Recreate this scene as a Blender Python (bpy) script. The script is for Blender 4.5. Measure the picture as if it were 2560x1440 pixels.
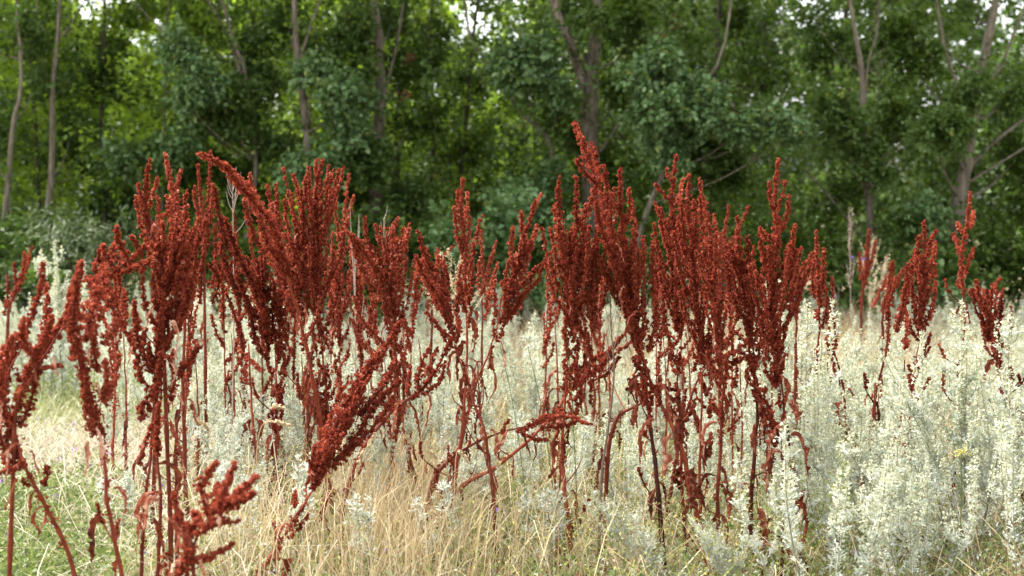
import bpy, math, random
import numpy as np

# ------------------------------------------------------------------ camera
random.seed(7)
rng = np.random.default_rng(11)
for o in list(bpy.data.objects):
    bpy.data.objects.remove(o)
scene = bpy.context.scene
COL = scene.collection
CAM_Z, FPX, HORIZON = 1.35, 3556.0, 520.0
PITCH = math.atan((720 - HORIZON) / FPX)
cam = bpy.data.cameras.new('camera')
cam.lens, cam.sensor_width = 50.0, 36.0
cam.clip_end = 2000
cam.dof.use_dof = True
cam.dof.focus_distance = 5.5
cam.dof.aperture_fstop = 2.8
cam_o = bpy.data.objects.new('camera', cam)
COL.objects.link(cam_o)
cam_o.location = (0, 0, CAM_Z)
cam_o.rotation_euler = (math.radians(90) - PITCH, 0, 0)
scene.camera = cam_o

# ------------------------------------------------------------------ light
SUN_EL, SUN_AZ = math.radians(56), math.radians(-62)      # azimuth from +Y (behind the wood), to the left
world = bpy.data.worlds.new('World')
scene.world = world
world.use_nodes = True
wn = world.node_tree.nodes
sky = wn.new('ShaderNodeTexSky')
sky.sky_type = 'NISHITA'
sky.sun_disc = False
sky.sun_elevation = SUN_EL
sky.sun_rotation = SUN_AZ
sky.dust_density = 4.0
sky.air_density = 1.0
hs = wn.new('ShaderNodeHueSaturation')
hs.inputs['Saturation'].default_value = 0.15
world.node_tree.links.new(sky.outputs[0], hs.inputs['Color'])
world.node_tree.links.new(hs.outputs[0], wn['Background'].inputs[0])
wn['Background'].inputs[1].default_value = 0.13
sun = bpy.data.lights.new('sun', 'SUN')
sun.energy = 1.5
sun.angle = math.radians(24)
sun.color = (1.0, 0.95, 0.86)
sun_o = bpy.data.objects.new('sun', sun)
COL.objects.link(sun_o)
sun_o.rotation_euler = (-(math.radians(90) - SUN_EL), 0, -SUN_AZ)
sun_o.location = (0, 30, 30)
vs = scene.view_settings
vs.view_transform = 'Standard'
vs.look = 'None'
vs.exposure = 2.3
vs.gamma = 1.0
vs.use_curve_mapping = False
scene.cycles.use_adaptive_sampling = True
scene.cycles.max_bounces = 8
scene.cycles.transmission_bounces = 6
scene.cycles.use_denoising = True


# ------------------------------------------------------------------ helpers
def P(x, y, D):
    """world point seen at photo pixel (x, y) at distance D along the view axis on the ground"""
    u, v = (x - 1280) / FPX, (720 - y) / FPX
    c, s = math.cos(PITCH), math.sin(PITCH)
    d = np.array([u, c + v * s, -s + v * c])
    return np.array([0, 0, CAM_Z]) + d * (D / d[1])


def gz(x, y):
    return 0.025 * np.sin(1.7 * x + 0.6 * y) + 0.02 * np.sin(0.9 * y - 1.3 * x + 1.0) + 0.012 * np.sin(3.9 * x - 2.7 * y)


def px_of(x, y):
    return 1280 + FPX * x / y


def nrm(a):
    return a / (np.linalg.norm(a, axis=-1, keepdims=True) + 1e-12)


def link(name, data, parent=None):
    o = bpy.data.objects.new(name, data)
    COL.objects.link(o)
    if parent is not None:
        o.parent = parent
    return o


def mesh(name, V, F, mat, parent=None, tint=None, smooth=False, origin=(0, 0, 0), mesh_only=False):
    """V n x 3, F m x k (all the same k); tint one number for each vertex"""
    me = bpy.data.meshes.new(name)
    V = np.asarray(V, dtype=np.float32) - np.asarray(origin, dtype=np.float32)
    F = np.asarray(F, dtype=np.int32)
    k = F.shape[1]
    me.vertices.add(len(V))
    me.vertices.foreach_set('co', V.ravel())
    me.loops.add(F.size)
    me.loops.foreach_set('vertex_index', F.ravel())
    me.polygons.add(len(F))
    me.polygons.foreach_set('loop_start', np.arange(0, F.size, k, dtype=np.int32))
    if smooth:
        me.polygons.foreach_set('use_smooth', np.ones(len(F), dtype=bool))
    me.update(calc_edges=True)
    if tint is not None:
        a = me.attributes.new('tint', 'FLOAT', 'POINT')
        a.data.foreach_set('value', np.asarray(tint, dtype=np.float32))
    me.materials.append(mat)
    if mesh_only:
        return me
    return link(name, me, parent)


def tag(o, label=None, cat=None, group=None, kind=None):
    if label: o['label'] = label
    if cat: o['category'] = cat
    if group: o['group'] = group
    if kind: o['kind'] = kind
    return o


def empty(name, loc, label=None, cat=None, group=None):
    o = link(name, None)
    o.location = tuple(float(v) for v in loc)
    o.empty_display_size = 0.1
    return tag(o, label, cat, group)


class Acc:
    """collects vertices, faces and tints into one mesh"""
    def __init__(s):
        s.V, s.F, s.T, s.n = [], [], [], 0

    def add(s, V, F, T=None):
        V = np.asarray(V, dtype=float)
        s.V.append(V)
        s.F.append(np.asarray(F, dtype=int) + s.n)
        s.T.append(np.full(len(V), 0.5) if T is None else np.broadcast_to(np.asarray(T, dtype=float), (len(V),)))
        s.n += len(V)

    def build(s, name, mat, parent=None, origin=(0, 0, 0), smooth=False, mesh_only=False):
        return mesh(name, np.concatenate(s.V), np.concatenate(s.F), mat, parent, np.concatenate(s.T), smooth, origin, mesh_only)


def curve(pts, n):
    """Catmull-Rom through pts, n samples"""
    p = np.asarray(pts, dtype=float)
    if len(p) == 2:
        t = np.linspace(0, 1, n)[:, None]
        return p[0] * (1 - t) + p[1] * t
    q = np.vstack([2 * p[0] - p[1], p, 2 * p[-1] - p[-2]])
    t = np.linspace(0, len(p) - 1 - 1e-6, n)
    i = t.astype(int)
    f = (t - i)[:, None]
    a, b, c, d = q[i], q[i + 1], q[i + 2], q[i + 3]
    return 0.5 * (2 * b + (c - a) * f + (2 * a - 5 * b + 4 * c - d) * f ** 2 + (3 * b - a - 3 * c + d) * f ** 3)


def frames(c):
    t = nrm(np.gradient(c, axis=0))
    ref = np.where(np.abs(t[:, 1:2]) < 0.9, np.array([[0, 1.0, 0]]), np.array([[1.0, 0, 0]]))
    u = nrm(np.cross(t, ref))
    return t, u, np.cross(t, u)


def tube(pts, r0, r1, sides=6, n=None, knots=0, tint=0.5, rough=0.0):
    c = curve(pts, n or max(4, 3 * len(pts)))
    m = len(c)
    t, u, v = frames(c)
    r = np.linspace(r0, r1, m)
    if knots:
        r = r * (1 + 0.28 * (np.arange(m) % knots == 0))
    a = np.linspace(0, 2 * math.pi, sides, endpoint=False)
    rr = r[:, None] * (1 + rough * rng.normal(size=(m, sides)))
    V = c[:, None, :] + rr[:, :, None] * (np.cos(a)[None, :, None] * u[:, None, :] + np.sin(a)[None, :, None] * v[:, None, :])
    V = V.reshape(-1, 3)
    i, j = np.meshgrid(np.arange(m - 1), np.arange(sides), indexing='ij')
    j2 = (j + 1) % sides
    F = np.stack([i * sides + j, i * sides + j2, (i + 1) * sides + j2, (i + 1) * sides + j], -1).reshape(-1, 4)
    return V, F, np.full(len(V), tint)


# ------------------------------------------------------------------ materials
def new_mat(name):
    m = bpy.data.materials.new(name)
    m.use_nodes = True
    nt = m.node_tree
    return m, nt, nt.nodes['Principled BSDF'], nt.nodes['Material Output']


def ramp(nt, stops):
    r = nt.nodes.new('ShaderNodeValToRGB')
    el = r.color_ramp.elements
    while len(el) < len(stops):
        el.new(0.5)
    for e, (p, c) in zip(el, stops):
        e.position = p
        e.color = (*c, 1)
    return r


def tint_mat(name, stops, rough=0.6, spec=0.3, trans=0.0, trans_col=None, noise=None):
    """colour from the 'tint' attribute (each leaf, seed or blade has its own), with fine noise and some light coming through"""
    m, nt, b, out = new_mat(name)
    at = nt.nodes.new('ShaderNodeAttribute')
    at.attribute_name = 'tint'
    r = ramp(nt, stops)
    src = at.outputs['Fac']
    if noise:
        nz = nt.nodes.new('ShaderNodeTexNoise')
        nz.inputs['Scale'].default_value = noise[0]
        nz.inputs['Detail'].default_value = 3
        tc = nt.nodes.new('ShaderNodeTexCoord')
        nt.links.new(tc.outputs['Object'], nz.inputs['Vector'])
        ma = nt.nodes.new('ShaderNodeMath')
        ma.operation = 'MULTIPLY_ADD'
        ma.inputs[1].default_value = noise[1]
        nt.links.new(nz.outputs['Fac'], ma.inputs[0])
        nt.links.new(src, ma.inputs[2])
        su = nt.nodes.new('ShaderNodeMath')
        su.operation = 'SUBTRACT'
        su.inputs[1].default_value = noise[1] * 0.5
        nt.links.new(ma.outputs[0], su.inputs[0])
        src = su.outputs[0]
    nt.links.new(src, r.inputs['Fac'])
    nt.links.new(r.outputs['Color'], b.inputs['Base Color'])
    b.inputs['Roughness'].default_value = rough
    b.inputs['Specular IOR Level'].default_value = spec
    if trans > 0:
        tr = nt.nodes.new('ShaderNodeBsdfTranslucent')
        if trans_col:
            mx = nt.nodes.new('ShaderNodeMix')
            mx.data_type = 'RGBA'
            mx.inputs[0].default_value = 0.6
            nt.links.new(r.outputs['Color'], mx.inputs[6])
            mx.inputs[7].default_value = (*trans_col, 1)
            nt.links.new(mx.outputs[2], tr.inputs['Color'])
        else:
            nt.links.new(r.outputs['Color'], tr.inputs['Color'])
        ms = nt.nodes.new('ShaderNodeMixShader')
        ms.inputs[0].default_value = trans
        nt.links.new(b.outputs[0], ms.inputs[1])
        nt.links.new(tr.outputs[0], ms.inputs[2])
        nt.links.new(ms.outputs[0], out.inputs['Surface'])
    return m


M = {}
M['seed'] = tint_mat('dock_seed', [(0.0, (0.085, 0.014, 0.008)), (0.45, (0.325, 0.057, 0.029)), (0.8, (0.45, 0.110, 0.060)), (1.0, (0.60, 0.27, 0.18))], 0.75, 0.12, 0.45)
M['stem'] = tint_mat('dock_stem', [(0.0, (0.022, 0.009, 0.007)), (0.35, (0.085, 0.017, 0.009)), (0.7, (0.25, 0.052, 0.025)), (1.0, (0.42, 0.13, 0.075))], 0.6, 0.15, 0, None, (30, 0.5))
M['dead_leaf'] = tint_mat('withered_leaf', [(0.0, (0.045, 0.010, 0.005)), (0.35, (0.16, 0.032, 0.015)), (0.7, (0.31, 0.085, 0.045)), (1.0, (0.62, 0.36, 0.26))], 0.7, 0.18, 0.25, None, (45, 0.8))
M['worm_leaf'] = tint_mat('wormwood_leaf', [(0.0, (0.36, 0.41, 0.31)), (0.5, (0.64, 0.685, 0.61)), (1.0, (0.79, 0.81, 0.74))], 0.85, 0.1, 0.36)
M['worm_bud'] = tint_mat('wormwood_bud', [(0.0, (0.43, 0.46, 0.29)), (0.5, (0.63, 0.64, 0.46)), (1.0, (0.75, 0.73, 0.54))], 0.85, 0.1, 0.3)
M['worm_stem'] = tint_mat('wormwood_stem', [(0.0, (0.22, 0.20, 0.15)), (1.0, (0.42, 0.42, 0.33))], 0.8, 0.1)
M['straw'] = tint_mat('straw', [(0.0, (0.17, 0.12, 0.065)), (0.4, (0.40, 0.29, 0.15)), (0.8, (0.58, 0.46, 0.27)), (1.0, (0.72, 0.62, 0.44))], 0.6, 0.3, 0.25)
M['hay'] = tint_mat('hay', [(0.0, (0.24, 0.19, 0.13)), (0.5, (0.46, 0.40, 0.29)), (1.0, (0.68, 0.63, 0.50))], 0.7, 0.2, 0.25)
M['grass'] = tint_mat('grass_blade', [(0.0, (0.06, 0.11, 0.025)), (0.5, (0.15, 0.21, 0.05)), (0.8, (0.27, 0.28, 0.08)), (1.0, (0.45, 0.38, 0.16))], 0.6, 0.3, 0.35, (0.30, 0.38, 0.07))
M['clover'] = tint_mat('herb_leaf', [(0.0, (0.060, 0.090, 0.022)), (0.6, (0.125, 0.165, 0.045)), (1.0, (0.26, 0.27, 0.10))], 0.6, 0.3, 0.3, (0.22, 0.32, 0.07))
M['yellow_herb'] = tint_mat('yellow_herb', [(0.0, (0.16, 0.20, 0.05)), (0.6, (0.34, 0.35, 0.11)), (1.0, (0.60, 0.52, 0.14))], 0.7, 0.2, 0.3)
M['purple'] = tint_mat('purple_petal', [(0.0, (0.16, 0.07, 0.30)), (1.0, (0.32, 0.16, 0.50))], 0.7, 0.2, 0.2)
M['white'] = tint_mat('white_petal', [(0.0, (0.70, 0.68, 0.58)), (1.0, (0.85, 0.84, 0.78))], 0.8, 0.1, 0.2)
M['twig'] = tint_mat('dry_twig', [(0.0, (0.10, 0.07, 0.055)), (0.5, (0.24, 0.18, 0.14)), (1.0, (0.48, 0.40, 0.34))], 0.8, 0.1, 0, None, (40, 0.4))
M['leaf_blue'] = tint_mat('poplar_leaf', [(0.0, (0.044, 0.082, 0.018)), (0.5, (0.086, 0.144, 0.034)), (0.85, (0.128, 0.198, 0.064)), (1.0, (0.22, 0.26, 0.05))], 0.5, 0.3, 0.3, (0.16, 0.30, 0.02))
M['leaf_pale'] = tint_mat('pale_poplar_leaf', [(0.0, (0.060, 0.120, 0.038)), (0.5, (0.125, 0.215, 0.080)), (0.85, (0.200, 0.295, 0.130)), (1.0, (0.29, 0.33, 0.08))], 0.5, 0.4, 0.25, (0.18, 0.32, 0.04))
M['leaf_yellow'] = tint_mat('sunlit_leaf', [(0.0, (0.060, 0.115, 0.015)), (0.5, (0.130, 0.215, 0.026)), (1.0, (0.27, 0.35, 0.05))], 0.5, 0.3, 0.5, (0.42, 0.62, 0.04))  # brighter, yellower leaf: the glow of sun through foliage is put into its colour
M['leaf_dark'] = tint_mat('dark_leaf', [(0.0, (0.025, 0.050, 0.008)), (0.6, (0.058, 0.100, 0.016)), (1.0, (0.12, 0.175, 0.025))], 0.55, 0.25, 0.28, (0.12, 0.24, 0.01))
M['leaf_willow'] = tint_mat('willow_leaf', [(0.0, (0.050, 0.078, 0.035)), (0.5, (0.085, 0.120, 0.055)), (1.0, (0.145, 0.175, 0.08))], 0.55, 0.35, 0.25, (0.14, 0.22, 0.04))
M['leaf_brown'] = tint_mat('dead_tree_leaf', [(0.0, (0.14, 0.07, 0.03)), (1.0, (0.30, 0.18, 0.09))], 0.7, 0.2, 0.2)


def bark(name, c0, c1, c2):
    m, nt, b, out = new_mat(name)
    tc = nt.nodes.new('ShaderNodeTexCoord')
    mp = nt.nodes.new('ShaderNodeMapping')
    mp.inputs['Scale'].default_value = (9, 9, 2.2)
    nz = nt.nodes.new('ShaderNodeTexNoise')
    nz.inputs['Scale'].default_value = 3.0
    nz.inputs['Detail'].default_value = 8
    nz.inputs['Roughness'].default_value = 0.7
    nt.links.new(tc.outputs['Object'], mp.inputs[0])
    nt.links.new(mp.outputs[0], nz.inputs['Vector'])
    r = ramp(nt, [(0.32, c0), (0.52, c1), (0.70, c2)])
    nt.links.new(nz.outputs['Fac'], r.inputs['Fac'])
    nt.links.new(r.outputs['Color'], b.inputs['Base Color'])
    b.inputs['Roughness'].default_value = 0.85
    b.inputs['Specular IOR Level'].default_value = 0.2
    bp = nt.nodes.new('ShaderNodeBump')
    bp.inputs['Strength'].default_value = 0.6
    bp.inputs['Distance'].default_value = 0.02
    nt.links.new(nz.outputs['Fac'], bp.inputs['Height'])
    nt.links.new(bp.outputs[0], b.inputs['Normal'])
    return m


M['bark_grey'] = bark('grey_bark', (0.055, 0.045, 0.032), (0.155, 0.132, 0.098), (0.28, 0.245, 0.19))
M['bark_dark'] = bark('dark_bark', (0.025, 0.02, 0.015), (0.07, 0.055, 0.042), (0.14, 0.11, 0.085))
M['bark_pale'] = bark('pale_bark', (0.10, 0.06, 0.045), (0.27, 0.21, 0.17), (0.48, 0.40, 0.33))

# ground: straw, soil and moss in patches
m, nt, b, out = new_mat('meadow_ground')
tc = nt.nodes.new('ShaderNodeTexCoord')
n1 = nt.nodes.new('ShaderNodeTexNoise'); n1.inputs['Scale'].default_value = 1.6; n1.inputs['Detail'].default_value = 6
n2 = nt.nodes.new('ShaderNodeTexNoise'); n2.inputs['Scale'].default_value = 38; n2.inputs['Detail'].default_value = 6
nt.links.new(tc.outputs['Object'], n1.inputs['Vector']); nt.links.new(tc.outputs['Object'], n2.inputs['Vector'])
ra = ramp(nt, [(0.3, (0.07, 0.05, 0.03)), (0.5, (0.20, 0.14, 0.075)), (0.7, (0.34, 0.25, 0.14))])
rb = ramp(nt, [(0.3, (0.035, 0.045, 0.015)), (0.6, (0.11, 0.13, 0.04)), (0.75, (0.24, 0.21, 0.09))])
nt.links.new(n2.outputs['Fac'], ra.inputs['Fac']); nt.links.new(n2.outputs['Fac'], rb.inputs['Fac'])
rm = ramp(nt, [(0.42, (0, 0, 0)), (0.58, (1, 1, 1))])
nt.links.new(n1.outputs['Fac'], rm.inputs['Fac'])
mx = nt.nodes.new('ShaderNodeMix'); mx.data_type = 'RGBA'
nt.links.new(rm.outputs['Color'], mx.inputs[0]); nt.links.new(ra.outputs['Color'], mx.inputs[6]); nt.links.new(rb.outputs['Color'], mx.inputs[7])
nt.links.new(mx.outputs[2], b.inputs['Base Color'])
b.inputs['Roughness'].default_value = 0.95
bp = nt.nodes.new('ShaderNodeBump'); bp.inputs['Strength'].default_value = 0.7; bp.inputs['Distance'].default_value = 0.03
nt.links.new(n2.outputs['Fac'], bp.inputs['Height']); nt.links.new(bp.outputs[0], b.inputs['Normal'])
M['ground'] = m

# ------------------------------------------------------------------ ground
gx = np.concatenate([[-600, -200, -80, -40], np.arange(-20, 20.1, 0.25), [40, 80, 200, 600]])
gy = np.concatenate([[-300, -80, -20], np.arange(-4, 34.1, 0.25), [45, 70, 120, 300, 900]])
X, Y = np.meshgrid(gx, gy, indexing='ij')
Z = gz(X, Y) * (np.abs(X) < 30) * (Y < 40)
V = np.stack([X, Y, Z], -1).reshape(-1, 3)
i, j = np.meshgrid(np.arange(len(gx) - 1), np.arange(len(gy) - 1), indexing='ij')
w = len(gy)
F = np.stack([i * w + j, (i + 1) * w + j, (i + 1) * w + j + 1, i * w + j + 1], -1).reshape(-1, 4)
tag(mesh('ground', V, F, M['ground'], smooth=True), kind='structure')


# ------------------------------------------------------------------ leaves of trees
SKY_GAPS = [(235, 30, 60, 70), (590, 15, 30, 35), (1065, 20, 25, 45), (1150, 15, 35, 55), (1185, 75, 40, 40), (1240, 150, 35, 22), (1215, 20, 30, 30), (1890, 90, 60, 50), (1955, 130, 45, 26), (1800, 10, 40, 25),
            (2060, 25, 36, 60), (2150, 60, 20, 40), (2375, 20, 44, 46), (2540, 50, 44, 80), (2490, 125, 34, 24), (2340, 90, 20, 40)]


def in_gap(c):
    """the thin places of the wood, where the sky comes through"""
    px, py = 1280 + FPX * c[0] / c[1], HORIZON - (c[2] - CAM_Z) * FPX / c[1]
    return any(((px - a) / w) ** 2 + ((py - b) / h) ** 2 < 1 for a, b, w, h in SKY_GAPS)


def rand_dirs(n):
    return nrm(rng.normal(size=(n, 3)))


def leaf_quads(C, A, S, tint, wide=0.42, round_=True):
    """folded leaves at C along axis A of length S"""
    n = len(C)
    A = nrm(A)
    side = nrm(np.cross(A, rand_dirs(n) * 0.7 + np.array([0, 0, 1.0])))
    N = np.cross(side, A)
    S = S[:, None]
    fold = (0.12 + 0.12 * rng.random((n, 1)))
    W = S * wide
    if round_:
        V = np.stack([C, C + A * S * 0.22 + side * W + N * fold * S, C + A * S * 0.66 + side * W * 0.72 + N * fold * S * 0.6, C + A * S - N * 0.1 * S,
                      C + A * S * 0.66 - side * W * 0.72 + N * fold * S * 0.6, C + A * S * 0.22 - side * W + N * fold * S], 1).reshape(-1, 3)
        b = np.arange(n)[:, None] * 6
        F = np.concatenate([b + np.array([[0, 1, 2, 3]]), b + np.array([[0, 3, 4, 5]])])
        T = np.repeat(tint, 6)
    else:
        V = np.stack([C, C + A * S * 0.42 + side * W + N * fold * S, C + A * S, C + A * S * 0.42 - side * W + N * fold * S], 1).reshape(-1, 3)
        F = np.arange(n)[:, None] * 4 + np.array([[0, 1, 2, 3]])
        T = np.repeat(tint, 4)
    return V, F, T


def clump(acc, c, rad, n_twigs, per, size, tint0=0.45, spread=0.22, wide=0.42, round_=True, droop=0.35, length=1.0):
    """twigs growing outward through an ellipsoid, leaves alternating along each"""
    c, rad = np.asarray(c, dtype=float), np.asarray(rad, dtype=float)
    if c[1] > 12 and in_gap(c) and rng.random() < (0.86 if c[0] < 3 else 0.7):
        return
    d = rand_dirs(n_twigs)
    s = c + d * rad * (rng.random((n_twigs, 1)) ** 0.6) * 0.72
    td = nrm(d * 0.8 + rng.normal(size=d.shape) * 0.45 + np.array([0, 0, 0.35]))
    tl = rad.mean() * length * (0.35 + 0.35 * rng.random((n_twigs, 1)))
    f = (np.arange(per)[None, :, None] + rng.random((n_twigs, per, 1))) / per
    C = s[:, None] + td[:, None] * tl[:, None] * f + np.array([0, 0, -1.0]) * (tl[:, None] * f) ** 2 * droop * 0.6
    C = C + rng.normal(size=C.shape) * size * 0.35
    A = td[:, None] * 0.55 + rng.normal(size=C.shape) * 0.6 + np.array([0, 0, -droop])
    tt = tint0 + spread * rng.normal(size=(n_twigs, 1)) * 0.6 + spread * rng.normal(size=(n_twigs, per)) * 0.8
    n = n_twigs * per
    acc.add(*leaf_quads(C.reshape(n, 3), A.reshape(n, 3), size * (0.65 + 0.6 * rng.random(n)), np.clip(tt.reshape(n), 0, 1), wide, round_))


def upper_crown(acc, c, r, n, size=0.17):
    """the top of the tree"""
    k = max(4, n // 60)
    for _ in range(k):
        q = np.array(c) + rand_dirs(1)[0] * np.array(r) * rng.random() ** 0.4
        clump(acc, q, (0.55, 0.55, 0.5), 10, 6, size, round_=False)


GROUP_TREE = 'trees at the edge of the wood'


def tree(px, width, D, label, clumps, mat='leaf_blue', bk='bark_grey', extra=(), top=9.5, upper=1100, group=GROUP_TREE, limbs=()):
    """px: trunk traced from low to high; clumps (x, y, rx, ry, twigs, mat, depth offset)"""
    p = [P(x, y, D) for x, y in px]
    base = p[0] + (p[0] - p[1]) * max(0.2, p[0][2] / max(0.3, (p[1] - p[0])[2]))
    base[2] = gz(base[0], base[1]) - 0.05
    base[1] = D
    hi = p[-1] + nrm(p[-1] - p[-2]) * 1.2
    end = hi + np.array([rng.normal() * 0.3, rng.normal() * 0.3, top - hi[2]])
    r = width / 2 * D / FPX
    o = empty('tree', (base[0], base[1], gz(base[0], base[1])), label, 'tree', group)
    pts = [base] + p + [hi, end]
    a = Acc()
    a.add(*tube(pts, r * 1.35, r * 0.35, 10, 5 * len(pts), rough=0.05))
    a.build('trunk', M[bk], o, o.location, True)
    pts = np.array(pts)
    for lp, lw in limbs:
        q = [P(x, y, D + 0.05 * k) for k, (x, y) in enumerate(lp)]
        q.append(q[-1] + nrm(q[-1] - q[-2]) * 0.8)
        a = Acc()
        a.add(*tube(q, lw / 2 * D / FPX, lw / 4 * D / FPX, 8, 6 * len(q), rough=0.05))
        a.build('limb', M[bk if lw < 25 else 'bark_pale'], o, o.location, True)
    by = {}
    for (x, y, rx, ry, tw, mt, dd) in clumps:
        c = P(x, y, D + dd)
        R = (rx * D / FPX, 0.5 * (rx + ry) * D / FPX, ry * D / FPX)
        ac = by.setdefault(mt, Acc())
        k = max(1, int(round((rx * ry) / 1900)))
        if k <= 1:
            clump(ac, c, R, tw, 12, 0.052, 0.5, length=1.6, round_=mt == 'leaf_pale')
        else:                                            # a large spray breaks up into smaller bunches
            for _ in range(k):
                d = rand_dirs(1)[0] * rng.random() ** 0.45
                sub = 0.75 / k ** 0.33
                clump(ac, c + d * np.array(R) * 0.95, np.array(R) * sub + 0.03, max(4, int(tw * 1.35 / k)), 13, 0.050, 0.42 + 0.16 * rng.random(), length=1.5, round_=mt == 'leaf_pale')
        z0 = c[2] - 0.25 - 0.25 * rng.random()
        s = pts[np.argmin(np.abs(pts[:, 2] - z0))]
        mid = (s + c) / 2 + np.array([0, 0, -0.08])
        a = Acc()
        a.add(*tube([s, mid, c], r * 0.22 + 0.004, 0.004, 5, 8))
        a.build('branch', M[bk], o, o.location, True)
    for _ in range(150):                                   # loose twigs all over the face of the tree
        q = np.array([base[0] + rng.normal() * 0.95, D + 0.52 + 0.33 * rng.normal(), 0.7 + 3.9 * rng.random()])
        mt = (('leaf_blue', 'leaf_dark', 'leaf_yellow', 'leaf_yellow') if px[0][0] < 1250 else ('leaf_blue', 'leaf_dark', 'leaf_dark', mat))[int(rng.random() * 4)]  # glow at left and dimness at right are put into the leaf colour
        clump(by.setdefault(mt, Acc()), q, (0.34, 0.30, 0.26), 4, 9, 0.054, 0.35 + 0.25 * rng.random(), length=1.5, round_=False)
    up = by.setdefault(mat, Acc())
    if upper:
        upper_crown(up, (hi[0], D, 6.6), (1.7, 1.6, 2.6), upper)
    for mt, ac in by.items():
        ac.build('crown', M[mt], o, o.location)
    for (x, y, s) in extra:                              # bunches of dead leaves
        a = Acc()
        clump(a, P(x, y, D - 0.1), (s * 0.7 * D / FPX,) * 3, 6, 5, 0.05, 0.5)
        a.build('dead_leaf_bunch', M['leaf_brown'], o, o.location)
    return o


BL, PA, YE, DK = 'leaf_blue', 'leaf_pale', 'leaf_yellow', 'leaf_dark'
tree([(20, 450), (35, 300), (50, 240), (52, 150), (40, 0)], 11, 13.2, 'thin curving grey trunk nearest the left edge of the wood',
     [(40, 60, 60, 60, 40, BL, 0.2), (20, 330, 70, 80, 40, BL, 0.4), (90, 200, 55, 60, 36, BL, 0.3), (30, 560, 90, 60, 60, BL, 0), (-80, 300, 120, 160, 90, BL, 0.3), (-60, 60, 120, 80, 60, BL, 0.3)])
tree([(95, 440), (85, 250), (70, 100), (62, 0)], 9, 14.2, 'straight thin dark stem close behind the leftmost curving trunk',
     [(100, 60, 55, 60, 36, BL, 0.3), (70, 420, 60, 60, 40, DK, 0.4)], bk='bark_dark', upper=500)
tree([(112, 570), (128, 450), (131, 300), (131, 230), (145, 80), (150, 0)], 15, 13.4, 'grey trunk with a slight kink above the pale willow bush at left',
     [(185, 60, 50, 55, 30, BL, 0.3), (190, 190, 45, 60, 30, BL, 0.5), (90, 130, 45, 45, 24, BL, 0.2), (180, 330, 60, 60, 40, BL, 0.6), (205, 420, 60, 50, 34, DK, 0.8)],
     limbs=[([(131, 230), (118, 190), (112, 150)], 5), ([(142, 100), (170, 70), (185, 45)], 5)])
tree([(262, 600), (258, 480), (252, 300), (256, 150), (262, 0)], 10, 14.0, 'dark ivy-clad thin trunk under the left sky gap',
     [(255, 180, 34, 40, 40, DK, 0), (262, 240, 36, 36, 40, DK, 0), (280, 130, 40, 40, 34, DK, 0.2), (250, 60, 28, 40, 20, DK, 0.1), (300, 60, 60, 40, 36, YE, 0.5), (350, 50, 60, 50, 40, YE, 0.6)], bk='bark_dark')
tree([(405, 560), (408, 400), (412, 260), (415, 180)], 6, 13.8, 'slim pale sapling stem right of the ivy-clad trunk',
     [(390, 380, 90, 46, 95, PA, -0.3), (300, 400, 60, 40, 46, PA, -0.2), (450, 360, 60, 40, 50, PA, -0.4), (330, 470, 70, 60, 60, BL, 0.2), (420, 480, 80, 60, 70, BL, 0.2), (300, 560, 80, 60, 70, DK, 0.4), (430, 580, 90, 70, 80, DK, 0.4)], upper=500)
tree([(620, 560), (640, 400), (612, 180), (590, 120), (555, 0)], 11, 13.6, 'trunk leaning left above the nodding dock spike',
     [(440, 130, 60, 46, 60, PA, -0.5), (490, 180, 70, 56, 90, PA, -0.6), (450, 240, 60, 50, 60, PA, -0.5), (560, 260, 80, 60, 100, BL, -0.2), (600, 330, 80, 60, 100, BL, 0), (520, 320, 60, 50, 60, BL, 0), (680, 230, 70, 60, 80, BL, 0.2), (650, 110, 80, 60, 80, BL, 0.3), (560, 440, 80, 60, 80, DK, 0.2), (640, 480, 90, 60, 90, DK, 0.3), (480, 60, 70, 46, 50, YE, 0.5)],
     limbs=[([(600, 180), (570, 90), (520, 0)], 9), ([(430, 110), (400, 70), (370, 40)], 5)])
tree([(772, 420), (768, 330), (758, 250), (742, 130), (735, 0)], 21, 13.3, 'grey poplar trunk standing behind the crowded dock cluster left of centre',
     [(780, 190, 50, 40, 46, PA, -0.3), (840, 250, 60, 50, 70, PA, -0.4), (870, 310, 60, 50, 70, PA, -0.4), (800, 420, 60, 46, 60, PA, -0.4), (740, 430, 50, 36, 40, PA, -0.4), (830, 90, 70, 60, 70, BL, 0.3), (720, 60, 60, 60, 50, BL, 0.4), (700, 350, 60, 60, 60, BL, 0.3), (870, 430, 80, 60, 80, BL, 0.1), (860, 170, 60, 50, 50, BL, 0.3)],
     limbs=[([(748, 150), (775, 70), (800, 0)], 8)])
tree([(935, 560), (942, 430), (950, 260), (946, 100), (935, 0)], 31, 13.8, 'broad grey trunk left of the dead brown leaf bunches',
     [(900, 60, 50, 60, 40, BL, -0.3), (980, 50, 60, 60, 50, BL, 0.2), (905, 250, 46, 40, 40, PA, -0.3), (1010, 180, 60, 60, 60, DK, 0.3), (1030, 300, 60, 60, 50, DK, 0.4), (900, 370, 60, 50, 60, BL, -0.4), (960, 420, 60, 50, 60, BL, -0.3), (1000, 520, 80, 60, 80, BL, -0.2), (900, 500, 70, 50, 70, DK, 0)],
     extra=[(1022, 145, 16), (1008, 245, 20)], limbs=[([(960, 240), (990, 120), (1010, 0)], 9)])
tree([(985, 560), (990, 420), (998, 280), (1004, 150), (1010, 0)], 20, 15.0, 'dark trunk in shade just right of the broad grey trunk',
     [(1050, 80, 60, 50, 40, DK, 0.2), (1060, 420, 60, 60, 40, DK, 0.3)], bk='bark_dark')
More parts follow.
